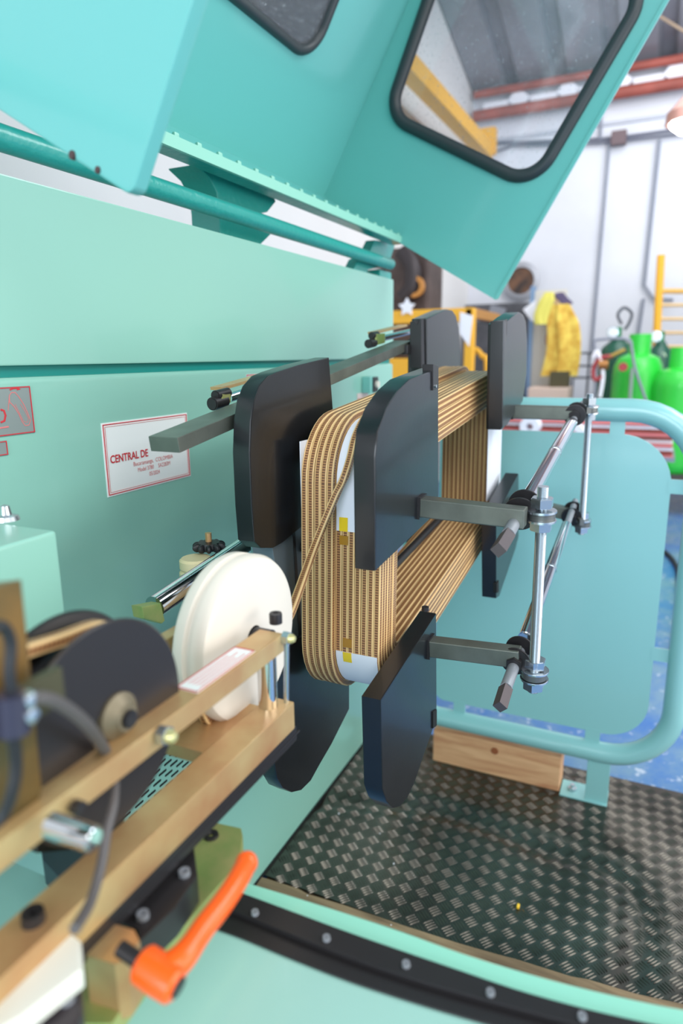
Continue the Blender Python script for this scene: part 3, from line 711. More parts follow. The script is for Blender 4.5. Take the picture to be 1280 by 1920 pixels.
# hood hinge tube and arms
obj('hinge_tube', cyl((P(-60, 262, 'y', 1.0).x, 1.0, 1.58+.352), (2.58, 1.0, 1.58+.352), .0215, seg=24), TEALC, t)
bm = bmesh.new()
for (xx, px) in ((0, 0),):
    # curved cast arms behind the tube
    arm = [(372, 313), (400, 345), (412, 392), (414, 440), (500, 470), (520, 425), (515, 420), (495, 432), (440, 420), (500, 404), (518, 378), (516, 370), (450, 345)]
obj('hinge_arm', traced([(368, 308), (392, 332), (406, 360), (411, 395), (413, 440), (412, 470), (478, 470), (520, 428), (516, 418), (470, 418), (470, 404), (502, 398), (518, 378), (512, 364)], 'y', 1.06, .09, .006), TEALC, t)
obj('hinge_bracket', traced([(703, 450), (742, 455), (728, 498), (716, 500), (690, 506), (684, 520), (655, 520), (672, 485), (690, 478)], 'y', 1.03, .04, .003), TEALC, t)
obj('hinge_block', box(2.5, 2.62, 1.01, 1.12, 1.878, 1.905, .003), TEALC, t, smooth=False)

# ------------------------------------------------------------------ raised hood
t = hood = thing('raised_hood', 'raised teal hood with rubber-edged windows swung up above the cabinet', 'hood', (1.6, .977, Z0+.45))
L_ = Vector((.584, Z0+.205)); IN = Vector((.708, .426)).normalized(); UPD = Vector((-.497, .869)).normalized()
K = L_+IN*.826; HT = 1.45
def yz(p, x): return Vector((x, p.x, p.y))
XN, XF = .655, 2.6
# far end panel with window opening
def ring_panel(outer, inner, x, th, m, name, parent):
    """planar panel with a hole, both lists in (y,z)"""
    bm = bmesh.new()
    o = [bm.verts.new(yz(p, x)) for p in outer]; i = [bm.verts.new(yz(p, x)) for p in inner]
    es = [bm.edges.new((o[k], o[(k+1) % len(o)])) for k in range(len(o))]+[bm.edges.new((i[k], i[(k+1) % len(i)])) for k in range(len(i))]
    bmesh.ops.triangle_fill(bm, use_beauty=True, use_dissolve=False, edges=es)
    g = bmesh.ops.extrude_face_region(bm, geom=bm.faces[:])
    bmesh.ops.translate(bm, vec=(th, 0, 0), verts=[e for e in g['geom'] if isinstance(e, bmesh.types.BMVert)])
    return obj(name, bm, m, parent, smooth=False)
outer = [L_, K, K+UPD*HT, L_+UPD*HT]
winpx = [(P(u, v, 'x', XF).y, P(u, v, 'x', XF).z) for u, v in [(706, 235), (985, 352), (1240, -60), (905, -190)]]
# regular window parallel to the panel edges
wc = L_+IN*.13+UPD*.11
w0 = Vector((P(740, 222, 'x', XF).y, P(740, 222, 'x', XF).z))
A = [Vector((P(u, v, 'x', XF).y, P(u, v, 'x', XF).z)) for u, v in [(727, 217), (999, 349), (1220, -30), (862, -170)]]
win = fillet(A, [.10, .11, .1, .1], 10)
fp = ring_panel(outer, win, XF, .004, HOOD, 'far_end_panel', t)
def gasket(poly, x, name, parent, r=.023):
    return obj(name, tube([yz(p, x) for p in poly], r, 14, closed=True), FRAME, parent)
gs = gasket(win, XF, 'window_gasket', t)
obj('window_pane', prism([yz(p, XF+.001) for p in win], (.004, 0, 0)), GLASS, gs, smooth=False)
# flange along outer edge of the far panel
bm = bmesh.new(); beam_between(bm, yz(L_, XF), yz(L_+UPD*HT, XF), .012, .012); beam_between(bm, yz(L_, XF), yz(K, XF), .010, .010)
obj('edge_flange', bm, HOOD, t, smooth=False)
# near end panel
dN = Vector((P(246, 369, 'x', .621).y, P(246, 369, 'x', .621).z))-L_
no = [L_, K, K+UPD*HT, L_+UPD*HT]
bm = prism([yz(p+dN, .621) for p in fillet(no, [.012, 0, 0, 0], 4)], (.022, 0, 0), .005)
obj('near_end_panel', bm, HOOD, t)
# back panel with second window
def back_pt(x, s): return Vector((x, (K+UPD*s).x, (K+UPD*s).y))
nrm = Vector((0, -.869, -.497)).normalized()
def back_hit(u, v):
    d = M @ Vector((u-640, 960-v, -FPX)); k = Vector((0, K.x, K.y)); n = Vector((0, .869, .497))
    tt = (k-CAM).dot(n)/d.dot(n); p = CAM+d*tt
    return Vector((p.x, (p-k).dot(Vector((0, UPD.x, UPD.y)))))
Bw = [back_hit(565, 98), back_hit(640, -5)]
s0 = Bw[0].y
xr = back_hit(590, 92).x; 
win2 = fillet([Vector((xr, s0)), Vector((xr, s0+.7)), Vector((.8, s0+.7)), Vector((.8, s0))], .10, 8)
bm = bmesh.new()
outer2 = [Vector((XN, 0)), Vector((XF, 0)), Vector((XF, HT)), Vector((XN, HT))]
o = [bm.verts.new(back_pt(p.x, p.y)) for p in outer2]; i_ = [bm.verts.new(back_pt(p.x, p.y)) for p in win2]
es = [bm.edges.new((o[k], o[(k+1) % 4])) for k in range(4)]+[bm.edges.new((i_[k], i_[(k+1) % len(i_)])) for k in range(len(i_))]
bmesh.ops.triangle_fill(bm, use_beauty=True, use_dissolve=False, edges=es)
g = bmesh.ops.extrude_face_region(bm, geom=bm.faces[:])
bmesh.ops.translate(bm, vec=Vector((0, .869, .497))*.004, verts=[e for e in g['geom'] if isinstance(e, bmesh.types.BMVert)])
obj('back_panel', bm, HOOD, t, smooth=False)
g2_ = obj('window_gasket', tube([back_pt(p.x, p.y) for p in win2], .016, 14, closed=True), FRAME, t)
obj('window_pane', prism([back_pt(p.x, p.y) for p in win2], Vector((0, .869, .497))*.004), GLASS, g2_, smooth=False)
# floor of the hood
H1 = L_+IN*.455
bm = bmesh.new()
f = [bm.verts.new(yz(H1, XN)), bm.verts.new(yz(H1, XF)), bm.verts.new(yz(K, XF)), bm.verts.new(yz(K, XN))]
bm.faces.new(f); g = bmesh.ops.extrude_face_region(bm, geom=bm.faces[:])
bmesh.ops.translate(bm, vec=(0, .002, -.004), verts=[e for e in g['geom'] if isinstance(e, bmesh.types.BMVert)])
obj('bottom_panel', bm, HOOD, t, smooth=False)
hz = H1.y
zt1 = P(524, 341, 'y', .96).z; zt2 = P(524, 360, 'y', .96).z; yb2 = P(524, 377, 'z', zt2).y
obj('hinge_rail', box(.05, 2.63, .969, yb2, zt2, zt2+.02, .002), TEALC, t)
sb = obj('seal_strip', box(.05, 2.63, .960, .969, zt2, zt1), STRIP, t, smooth=False)
for k in range(26):
    xx = .70+k*.078
    obj('seal_tooth', add_box(bmesh.new(), (xx, .964, zt1+.003), (.016, .008, .010), None, .003), STRIP, sb)
BB = mat('brown_bolt', srgb(80, 60, 60), .6)
for (u, v, r_) in ((133, 290, .005), (181, 318, .004)):
    c = P(u, v, 'x', .619); obj('edge_bolt', cyl(c, c+Vector((.006, 0, 0)), r_, bevel=.001), BB, t)

# ------------------------------------------------------------------ winding head
t = head = thing('coil_former', 'rotating winding former with black corner plates, square arms and chrome guide rods', 'winding head', (1.5, .62, 1.25))
TH = .035
def plate(px, y, name, rad=0, th=TH, bev=.003, m=BLACK): return obj(name, traced(px, 'y', y, th, bev, rad, 6), m, head)
pB = plate([(822, 690), (790, 702), (768, 711), (745, 733), (724, 765), (708, 808), (703, 860), (704, 1071), (822, 958)], .365, 'corner_plate')
pE = plate([(714, 1313), (818, 1150), (819, 1362), (812, 1366), (777, 1468), (764, 1496), (750, 1513), (737, 1516), (725, 1504), (717, 1480)], .365, 'corner_plate')
pD = plate([(945, 607), (960, 594), (974, 585), (981, 590), (986, 603), (988, 640), (987, 700), (980, 752), (952, 795), (940, 806)], .355, 'corner_plate', th=.04)
pF = plate([(930, 967), (972, 888), (972, 1006), (966, 1030), (936, 1118), (930, 1122)], .36, 'corner_plate', th=.04)
pA = plate([(617, 670), (560, 684), (520, 697), (502, 705), (486, 724), (476, 750), (470, 790), (468, 850), (472, 950), (477, 1016), (490, 1028), (512, 1028), (530, 1018), (578, 978), (627, 930), (627, 800)], .60, 'corner_plate', th=.034, m=BLACK)
pG = plate([(655, 1180), (655, 1329), (622, 1395), (600, 1433), (583, 1464), (565, 1482), (548, 1486), (530, 1478), (520, 1460), (514, 1425), (512, 1250), (560, 1195)], .60, 'corner_plate', th=.034)
pC = plate([(800, 597), (820, 588), (838, 580), (848, 582), (855, 592), (860, 615), (863, 660), (863, 745), (800, 745)], .60, 'corner_plate', th=.045)
# small notches with screws on the plates
for (u, v, y) in [(812, 726, .364), (943, 634, .354), (817, 1183, .364), (817, 1345, .364), (933, 1105, .359)]:
    pass
def on(o, name, bm, m, **k): return obj(name, bm, m, o, **k)
on(pB, 'clamp_tab', traced([(812, 683), (822, 685), (822, 728), (812, 732)], 'y', .362, .02, .001), BLACKM)
on(pB, 'set_screw', cyl(P(815, 724, 'y', .362), P(815, 724, 'y', .362)+Vector((0, -.003, 0)), .003, seg=8), ZINC)
on(pD, 'clamp_tab', traced([(945, 600), (951, 598), (951, 628), (945, 633)], 'y', .352, .02, .001), BLACKM)
on(pD, 'end_bar', traced([(919, 602), (944, 600), (942, 800), (938, 806), (914, 804)], 'x', 1.655, .03, .002), BLACK)
e = P(798, 1143, 'x', 1.19)
on(pE, 'cap_screw', cyl(P(797, 1145, 'z', 1.58-.478), P(797, 1145, 'z', 1.58-.478)+Vector((0, 0, .008)), .007, seg=14), BLACKM)
on(pE, 'clamp_tab', traced([(812, 1335), (819, 1330), (819, 1360), (812, 1366)], 'y', .362, .01, .001), BLK)
on(pF, 'clamp_tab', traced([(931, 1095), (935, 1088), (935, 1110), (931, 1112)], 'y', .357, .01, .001), BLK)
# centre body of the head: vertical slide plate and shaft
sp_ = obj('slide_plate', traced([(508, 1010), (590, 935), (596, 1185), (548, 1232), (530, 1150)], 'y', .61, .045, .003), GUN, t)
obj('plate_groove', traced([(548, 985), (552, 981), (567, 1212), (562, 1216)], 'y', .609, .004), BLACKM, sp_)
for (u, v) in ((567, 1025), (573, 1105)):
    c = P(u, v, 'y', .609); b0 = lathe([(.004, 0), (.011, 0), (.011, .004), (.005, .004), (.004, .001)], c, (0, -1, 0), 16); obj('socket_screw', b0, BLACKM, sp_)
lowb = obj('lower_hub', traced([(500, 1300), (505, 1215), (600, 1130), (640, 1140), (640, 1330), (560, 1330)], 'y', .64, .08, .004), BLACK, t)
obj('head_body', box(1.20, 1.90, .63, .74, 1.58-.45, 1.58-.20, .01), BLACK, t)
obj('drive_shaft', cyl((1.62, .78, 1.58-.33), (1.62, 1.0, 1.58-.33), .04), BLACKM, t)
for (x, y, z, w) in ((1.05, .635, 1.58-.52, 0), (1.9, .64, 1.58-.1, 0)): pass
obj('slide_rail', box(1.02, 1.14, .634, .66, 1.58-.75, 1.58-.05, .003), BLACK, t)
obj('slide_rail', box(1.90, 2.02, .645, .68, 1.58-.6, 1.58+.05, .003), BLACK, t)
# inner black tie rod seen inside the loop
obj('tie_rod', cyl(P(728, 1072, 'y', .50), P(835, 962, 'y', .50), .009), BLACKM, t)
obj('tie_rod', cyl((1.13, .44, 1.58-.36), (1.13, .60, 1.58-.36), .012), BLACKM, t)
# flat bar through the inner plates
d0 = Vector((.795, .645, 1.58-.1378)); dirx = Vector((1, 0, .151)).normalized(); ln_ = 1.06
bm = bmesh.new(); add_box(bm, d0+dirx*ln_/2+Vector((0, .028, .012)), (ln_, .056, .024), Matrix.Rotation(-math.atan(.151), 3, 'Y'), .0018)
fb = obj('flat_bar', bm, BAR, t)
for (x, lab) in ((1.0, 0), (2.0, 0)): pass
def slider(c, s, parent):
    """green zinc block with two knobs and a pair of chrome pins"""
    g = obj('slider_block', box(c.x, c.x+.03*s, c.y-.03, c.y+.004, c.z-.02*s, c.z+.018*s, .002), GOLDG, parent)
    for dz in (-.016, .012):
        obj('knob_screw', cyl((c.x-.022*s, c.y+.02+dz, c.z+dz*s), (c.x, c.y+.02+dz, c.z+dz*s), .011*s, bevel=.002), BLACKM, g)
    return g
for (u, v, u2, v2, x, s) in ((424, 746, 452, 743, 1.10, 1.0), (713, 634, 770, 632, 1.78, 1.15)):
    yy = .72
    c = P(u, v, 'y', yy)
    g = obj('slider_block', traced([(u-8, v-8), (u+9, v-9), (u+9, v+9), (u-8, v+14)], 'y', yy, .012, .002), GOLDG, t)
    for (du, dv, r) in ((-14, -4, .010), (-20, 11, .012)):
        p = P(u+du, v+dv, 'y', yy+.01); obj('knob_screw', cyl(p-Vector((.012, 0, 0)), p+Vector((.03, 0, .004)), r, bevel=.002), BLACKM, g)
    p0 = P(u+4, v, 'y', yy+.02); p1 = p0+Vector((.26 if u > 600 else .2, -.02, .03)); obj('guide_pin', cyl(p0, p1, .009), CHROME, g)
    p0 = p0+Vector((.02, .04, .016)); obj('top_plate', beam_between(bmesh.new(), p0, p0+Vector((.26, 0, .03)), .03, .006), GOLD, g, smooth=False)
obj('clamp_bracket', traced([(768, 603), (778, 601), (782, 608), (790, 598), (790, 690), (768, 690)], 'x', 1.80, .03, .002), BLACKM, t)
obj('clamp_nut', box(1.775, 1.80, .635, .66, 1.58+.005, 1.58+.03, .003), BLACKM, t)
# square arms with clamp eyes, chrome rods, threaded rods
RY = .2
def arm(u0, v0, u1, v1, x, parent, s=.0165):
    a = P(u0, v0, 'x', x); a.y = .372; a2 = P(u1, v1, 'x', x)
    r = obj('square_arm', beam_between(bmesh.new(), a, a2, 2*s, 2*s), BAR, parent, smooth=False)
    bmod = r.modifiers.new('b', 'BEVEL'); bmod.width = .002; bmod.segments = 2
    k = obj('arm_collar', beam_between(bmesh.new(), a+Vector((0, .0, 0)), a+(a2-a).normalized()*.012, 2*s+.006, 2*s+.006), BLACKM, r, smooth=False)
    return r, a, a2
arms = [arm(790, 949, 985, 971, 1.095, t), arm(795, 1210, 975, 1232, 1.165, t), arm(947, 771, 1085, 775, 1.88, t, .0175), arm(930, 938, 1075, 965, 1.99, t, .0175)]
def rod_set(p_tip, p_dark, p_grey0, p_in, p_col, p_end, name):
    pass
def rodpt(u, v, y=RY): return P(u, v, 'y', y)
# upper rod: near tip to far clamp
def chrome_rod(tip, dark_end, grey_end, near_in, sleeve0, sleeve1, far_in, far_end):
    r = obj('guide_rod', cyl(rodpt(*sleeve0), rodpt(*sleeve1), .0138, seg=28, bevel=.002), CHROME, t, label='bright chrome rod')
    obj('joint_ring', cyl(rodpt(*sleeve0).lerp(rodpt(*sleeve1), .52), rodpt(*sleeve0).lerp(rodpt(*sleeve1), .54), .0146, seg=28), ZINC, r)
    obj('grey_shank', cyl(rodpt(*dark_end), rodpt(*near_in), .0105), GREYROD, r)
    bm = cyl(rodpt(*tip), rodpt(*dark_end), .0125, seg=4, bevel=.001); obj('square_tip', bm, mat('dark_tip', srgb(92, 84, 86), .4, .4), r, smooth=False)
    obj('far_shank', cyl(rodpt(*sleeve1), rodpt(*far_end), .009), GREYROD, r)
    return r
chrome_rod((934, 1032), (952, 1002), (970, 968), (984, 944), (986, 942), (1072, 792), (1078, 780), (1092, 757))
chrome_rod((937, 1326), (948, 1290), (962, 1248), (980, 1204), (984, 1196), (1062, 985), (1070, 965), (1078, 940))
def collars(c0, c1, x_off, rr, hexr):
    """two black washers and a black nut clamping the rod on the arm"""
    d = (c1-c0).normalized()
    for c, s in ((c0, -1), (c1, 1)):
        w = obj('clamp_washer', cyl(c-d*.003, c+d*.003, rr, seg=32, bevel=.001), BLACKM, t)
        bm = bmesh.new(); hexnut(bm, c+d*s*.010, d, hexr, .014); obj('clamp_nut', bm, BLACKM, w, smooth=False)
def around(u, v, dirpx, half, rr, hexr):
    c = rodpt(u, v); e_ = rodpt(*dirpx); d = (e_-c).normalized()
    collars(c-d*half, c+d*half, 0, rr, hexr)
around(979, 955, (1078, 780), .022, .029, .016)
around(970, 1228, (1078, 950), .022, .027, .015)
around(1079, 776, (1092, 757), .022, .028, .015)
around(1073, 963, (1080, 940), .022, .028, .015)
def threaded(x0, top, bot, y, nuts, r, smooth_part, ringr):
    """nuts: pixel rows of (kind)"""
    a = P(*top, 'y', y); b_ = P(*bot, 'y', y); d = (b_-a).normalized(); Lr = (b_-a).length
    prof = [(0, 0)]; n = int(Lr/.0022)
    for i in range(n):
        h = i*Lr/n
        prof += [(r, h), (r*.86, h+Lr/n*.5)]
    prof += [(r, Lr), (0, Lr)]
    rd = obj('threaded_rod', lathe(prof, a, d, 16), ZINC, t, label='bright zinc threaded rod', angle=80)
    for (u, v, kind) in nuts:
        c = P(u, v, 'y', y)
        if kind == 'n':
            bm = bmesh.new(); hexnut(bm, c, d, r*2.0, r*1.8); obj('hex_nut', bm, ZINC, rd, smooth=False)
        elif kind == 'w': obj('washer', cyl(c-d*.002, c+d*.002, r*2.6, bevel=.0006), ZINC, rd)
        elif kind == 'e':
            obj('arm_eye', cyl(c-d*.006, c+d*.006, r*2.3, bevel=.001), mat('eye_steel', srgb(110, 112, 110), .4, .6), rd)
    return rd
threaded(0, (1018, 912), (999, 1296), .165, [(1016, 942, 'n'), (1015, 958, 'w'), (1015, 967, 'e'), (1014, 975, 'w'), (1014, 985, 'n'), (1003, 1243, 'n'), (1002, 1256, 'w'), (1001, 1264, 'e'), (1001, 1272, 'w'), (1000, 1283, 'n')], .0098, 0, 0)
threaded(0, (1106, 738), (1089, 1001), .172, [(1105, 752, 'n'), (1105, 762, 'w'), (1104, 768, 'e'), (1104, 774, 'w'), (1104, 781, 'n'), (1092, 966, 'n'), (1091, 975, 'w'), (1091, 981, 'e'), (1091, 986, 'w'), (1090, 992, 'n')], .0098, 0, 0)
for (u0, v0, u1, v1, ya) in ((985, 958, 1014, 966, .2), (975, 1245, 1002, 1263, .2), (1085, 768, 1104, 770, .2), (1075, 965, 1091, 980, .2)):
    a = P(u0, v0, 'y', .2); b_ = P(u1, v1, 'y', .168)
    obj('eye_link', beam_between(bmesh.new(), a, b_, .012, .016), mat('link_steel', srgb(120, 122, 120), .4, .6), t, smooth=False)

# ------------------------------------------------------------------ the coil
t = coil = thing('wound_coil', 'racetrack coil of brown and tan cloth-wrapped wire wound on the head', 'coil', (1.5, .49, 1.25))
PITCH = .0127; LAY = .0128; NT = 12; Y0 = .420
def quad(d):
    """outline of the loop in (x,z), inset by d from the outermost layer"""
    A_ = Vector((1.043, 1.58-.111)); B_ = Vector((2.008, 1.58-.018)); C_ = Vector((2.012, 1.58-.525)); D_ = Vector((1.018, 1.58-.660))
    pts = [A_, B_, C_, D_]; N = 4; out = []
    for i in range(N):
        p, a, b = pts[i], pts[i-1], pts[(i+1) % N]
        e1 = (p-a).normalized(); e2 = (b-p).normalized()
        n1 = Vector((e1.y, -e1.x)); n2 = Vector((e2.y, -e2.x))     # inward for this order
        k = (n1+n2).normalized(); out.append(p+k*d/k.dot(n1))
    return out
def loop_path(d):
    q = quad(d); R = [max(.02, .125-d), max(.02, .11-d), max(.02, .11-d), max(.02, .115-d)]
    pts = fillet(q, R, 9); out = []
    n = len(pts)
    for i in range(n):
        a, b = pts[i], pts[(i+1) % n]; L = (b-a).length; k = max(1, int(L/.05))
        for j in range(k): out.append(a.lerp(b, j/k))
    return out
def sweep(path, w, h, y, m, name, parent, closed=True, bev=.0012, normals=None, label=None):
    """flat strip: width w along y, thickness h inward; path (x,z) = outer face"""
    bm = bmesh.new(); uvl = bm.loops.layers.uv.new('UVMap'); n = len(path); b = bev
    prof = [(-w/2+b, 0, 0), (w/2-b, 0, .25), (w/2, -b, .25), (w/2, -h+b, .5), (w/2-b, -h, .5), (-w/2+b, -h, .75), (-w/2, -h+b, .75), (-w/2, -b, 1.0)]
    rings = []; s = [0]
    for i in range(1, n+1): s.append(s[-1]+(path[i % n]-path[i-1]).length)
    for i in range(n):
        if closed: tg = path[(i+1) % n]-path[i-1]
        else: tg = path[min(i+1, n-1)]-path[max(i-1, 0)]
        tg.normalize(); nn = Vector((-tg.y, tg.x))     # outward
        rings.append([bm.verts.new((path[i].x+nn.x*q[1], y+q[0], path[i].y+nn.y*q[1])) for q in prof])
    K_ = len(prof)
    for i in range(n if closed else n-1):
        j = (i+1) % n
        for k in range(K_):
            k2 = (k+1) % K_
            f = bm.faces.new((rings[i][k], rings[i][k2], rings[j][k2], rings[j][k]))
            va, vb = prof[k][2], prof[k2][2]
            if k == K_-1: va, vb = 1.0, 1.0
            for lp, (uu, vv) in zip(f.loops, ((s[i], va), (s[i], vb), (s[i+1], vb), (s[i+1], va))): lp[uvl].uv = (uu, vv)
    if not closed:
        bm.faces.new(rings[0][::-1]); bm.faces.new(rings[-1])
    return obj(name, bm, m, parent, label=label, angle=50)
turn_w, turn_h = PITCH*.965, LAY*.965
rnd = random.Random(4)
def turn(k, d, jit=.0006):
    y = Y0+PITCH*(k+.5)+rnd.uniform(-jit, jit)
    return sweep(loop_path(d+rnd.uniform(-jit, jit)), turn_w, turn_h, y, WIRE, 'wire_turn', coil)
for k in range(NT-5, NT): turn(k, 0)                   # partial outer layer
for k in range(NT): turn(k, LAY)                       # first full layer
for L in range(2, 8):
    for k in (0, NT-1): turn(k, LAY*L, .0012)
for k in range(1, NT-1): turn(k, LAY*7)
# hidden winding between the visible layers
sweep(loop_path(LAY*2), PITCH*(NT-2)-.001, LAY*5-.001, Y0+PITCH*NT/2, mat('inner_winding', srgb(120, 85, 58), .6), 'inner_winding', coil)
# paper sheets wrapped over the corners
def part_path(d, cond):
    pts = loop_path(d); n = len(pts)
    # finer sampling
    fine = []
    for i in range(n):
        a, b = pts[i], pts[(i+1) % n]; k = max(1, int((b-a).length/.008))
        fine += [a.lerp(b, j/k) for j in range(k)]
    idx = [i for i, p in enumerate(fine) if cond(p)]
    # rotate so that the run is contiguous
    st = next((i for i in idx if (i-1) % len(fine) not in set(idx)), idx[0]); out = []
    i = st; si = set(idx)
    while i in si and len(out) < len(fine): out.append(fine[i]); i = (i+1) % len(fine)
    return out
yw0, yw1 = Y0+.004, Y0+PITCH*(NT-5)-.002
def wrap(d, cond, y0, y1, m, name, h=.0012, label=None):
    return sweep(part_path(d, cond), y1-y0, h, (y0+y1)/2, m, name, coil, closed=False, bev=.0003, label=label)
zt_ = P(645, 1001, 'x', 1.035).z; zb_ = P(675, 1229, 'x', 1.03).z
wrap(LAY-.0016, lambda p: p.x < 1.35 and p.y > zt_, yw0, yw1, PAPER, 'paper_wrap', label='white paper wrapped over the near upper corner')
wrap(LAY-.0016, lambda p: p.x < 1.25 and p.y < zb_, yw0, yw1, PAPER, 'paper_wrap', label='white paper wrapped over the near lower corner')
# white sheet on the side face of the far leg and sliver on the near left
obj('paper_side', traced([(916, 790), (941, 790), (937, 925), (912, 940)], 'y', Y0-.003, .0015), PAPER, coil, smooth=False)
obj('paper_side', box(1.040, 1.11, Y0+PITCH*NT+.0005, Y0+PITCH*NT+.002, zt_+.0, zt_+.16), PAPER, coil, smooth=False)
tapem = mat('yellow_tape', srgb(240, 205, 30), .35, 0, .3)
tb = mat('amber_tape', srgb(170, 120, 20), .35, 0, .3)
yt0, yt1 = P(647, 985, 'x', 1.035).y, P(631, 985, 'x', 1.035).y
za, zb2 = P(640, 971, 'x', 1.035).z, P(640, 1031, 'x', 1.035).z
wrap(LAY-.0028, lambda p: p.x < 1.2 and zt_ < p.y < za, yt0, yt1, tapem, 'yellow_tape', .001)
wrap(LAY-.0012, lambda p: p.x < 1.2 and zb2 < p.y < zt_, yt0, yt1, tb, 'yellow_tape', .001)
za, zb2 = P(645, 1192, 'x', 1.03).z, P(645, 1250, 'x', 1.03).z
yt0, yt1 = P(656, 1225, 'x', 1.03).y, P(640, 1225, 'x', 1.03).y
wrap(LAY-.0028, lambda p: p.x < 1.2 and zb2 < p.y < zb_, yt0, yt1, tapem, 'yellow_tape', .001)
wrap(LAY-.0012, lambda p: p.x < 1.2 and zb_ < p.y < za, yt0, yt1, tb, 'yellow_tape', .001)

# incoming wire: from spool, over the sheaves and up to the coil
def strip3(path, w, h, m, name, parent, side=Vector((0, 1, 0)), label=None):
    """flat wire along a 3D path; side = width direction"""
    bm = bmesh.new(); uvl = bm.loops.layers.uv.new('UVMap'); b = .0014
    prof = [(-w/2+b, h/2, 0), (w/2-b, h/2, .25), (w/2, h/2-b, .25), (w/2, -h/2+b, .5), (w/2-b, -h/2, .5), (-w/2+b, -h/2, .75), (-w/2, -h/2+b, .75), (-w/2, h/2-b, 1)]
    n = len(path); s = [0]; rings = []
    for i in range(1, n): s.append(s[-1]+(path[i]-path[i-1]).length)
    for i in range(n):
        tg = (path[min(i+1, n-1)]-path[max(i-1, 0)]).normalized(); sd = (side-tg*side.dot(tg)).normalized(); nn = sd.cross(tg)
        rings.append([bm.verts.new(path[i]+sd*q[0]+nn*q[1]) for q in prof])
    K_ = 8
    for i in range(n-1):
        for k in range(K_):
            k2 = (k+1) % K_; f = bm.faces.new((rings[i][k], rings[i][k2], rings[i+1][k2], rings[i+1][k]))
            va, vb = prof[k][2], prof[k2][2]
            if k == K_-1: va = vb = 1.0
            for lp, (uu, vv) in zip(f.loops, ((s[i], va), (s[i], vb), (s[i+1], vb), (s[i+1], va))): lp[uvl].uv = (uu, vv)
    bm.faces.new(rings[0][::-1]); bm.faces.new(rings[-1])
    return obj(name, bm, m, parent, label=label, angle=50)
RC = Vector((.70, .485, 1.58-.368)); RR = .112        # white roller centre
path = []
# wire arrives from the left over the black sheave, under the white roller, up to the coil
BC = Vector((.413, .455, 1.58-.335)); BR = .072
pin = [P(40, 1222, 'y', .455), P(110, 1200, 'y', .455), P(190, 1175, 'y', .455)]
path += [pin[0], pin[1], pin[2]]
q0 = pin[2]
for a in (60, 35, 10, -15):
    path.append(BC+Vector((math.cos(math.radians(a))*BR, 0, math.sin(math.radians(a))*BR)))
for a in (205, 225, 245, 265, 285, 305, 325, 345):
    path.append(RC+Vector((math.cos(math.radians(a))*(RR+.002), 0, math.sin(math.radians(a))*(RR+.002))))
top = quad(0)
path += [P(548, 1140, 'y', .487), P(588, 1030, 'x', .97), P(628, 932, 'x', 1.020), P(646, 893, 'x', 1.026)]
yy_ = path[-1].y; zz_ = path[-1].z+.012
run = part_path(-.002, lambda p: p.x < 1.45 and p.y > zz_)
if run[0].x > 1.2: run = run[::-1]
for p_ in run[1::3]: path.append(Vector((p_.x, yy_-.001, p_.y)))
strip3(catmull(path, 6), .012, .012, WIRE, 'lead_wire', coil, label='incoming lead wire running up from the white roller')

# ------------------------------------------------------------------ wire guide assembly
t = gd = thing('wire_guide_arm', 'yellow-zinc wire guide arm with white roller, black sheave and clamps in the foreground', 'guide arm', (.4, .43, .96))
obj('upper_bar', box(.02, .672, .401, .436, 1.58-.360, 1.58-.336, .0015), GOLD, t)
obj('lower_bar', box(.02, .695, .402, .442, 1.58-.481, 1.58-.442, .002), GOLD, t)
obj('linear_rail', box(.02, .705, .405, .432, 1.58-.505, 1.58-.483, .002), BLACKM, t)
lr = obj('rail_groove', box(.3, .712, .404, .4065, 1.58-.496, 1.58-.493, .0006), BLACKM, t)
# label on the upper bar
a, b_ = P(437, 1215, 'z', 1.245), P(328, 1290, 'z', 1.245)
lb = obj('bar_label', box(.502, .612, .405, .433, 1.2442, 1.2452), WHITEL, t, smooth=False, label='white label with pink-red frame on the upper bar')
bm = bmesh.new()
for q_ in ((.502, .612, .405, .4065), (.502, .612, .4315, .433), (.502, .504, .405, .433), (.610, .612, .405, .433)):
    box(q_[0], q_[1], q_[2], q_[3], 1.2452, 1.2455, bm=bm)
obj('label_frame', bm, RED, lb, smooth=False)
bm = bmesh.new()
for i in range(4): box(.515+.0*i, .60-.012*(i % 2), .4105+i*.005, .4118+i*.005, 1.2452, 1.2454, bm=bm)
obj('label_lines', bm, REDF, lb, smooth=False)
# end pins between bars
e0 = Vector((.650, .421, 1.58-.442)); 
obj('chrome_spacer', cyl((.672, .428, 1.58-.442), (.660, .420, 1.58-.360), .0125, bevel=.001), CHROME, t)
obj('thin_rod', cyl((.690, .411, 1.58-.442), (.680, .402, 1.58-.352), .0035), ZINC, t)
c = P(517, 1168, 'z', 1.58-.336)
obj('cap_screw', lathe([(0, .013), (.003, .013), (.003, .006), (.0035, .014), (.0078, .014), (.0085, .0125), (.0085, 0), (0, 0)], c, (0, 0, 1), 24), BLACKM, t)
def dome_nut(u, v, y, r, parent):
    c = P(u, v, 'y', y); bm = bmesh.new(); hexnut(bm, c, (0, 1, 0), r, r*1.1)
    o = obj('hex_nut', bm, ZINC, parent, smooth=False)
    obj('dome_cap', lathe([(r*.75, 0), (r*.7, r*.45), (r*.45, r*.85), (0, r)], c+Vector((0, -r*.5, 0)), (0, -1, 0), 20), mat('brass_nut', srgb(216, 210, 150), .3, .6), o)
dome_nut(537, 1196, .397, .0085, t)
dome_nut(308, 1378, .395, .0095, t)
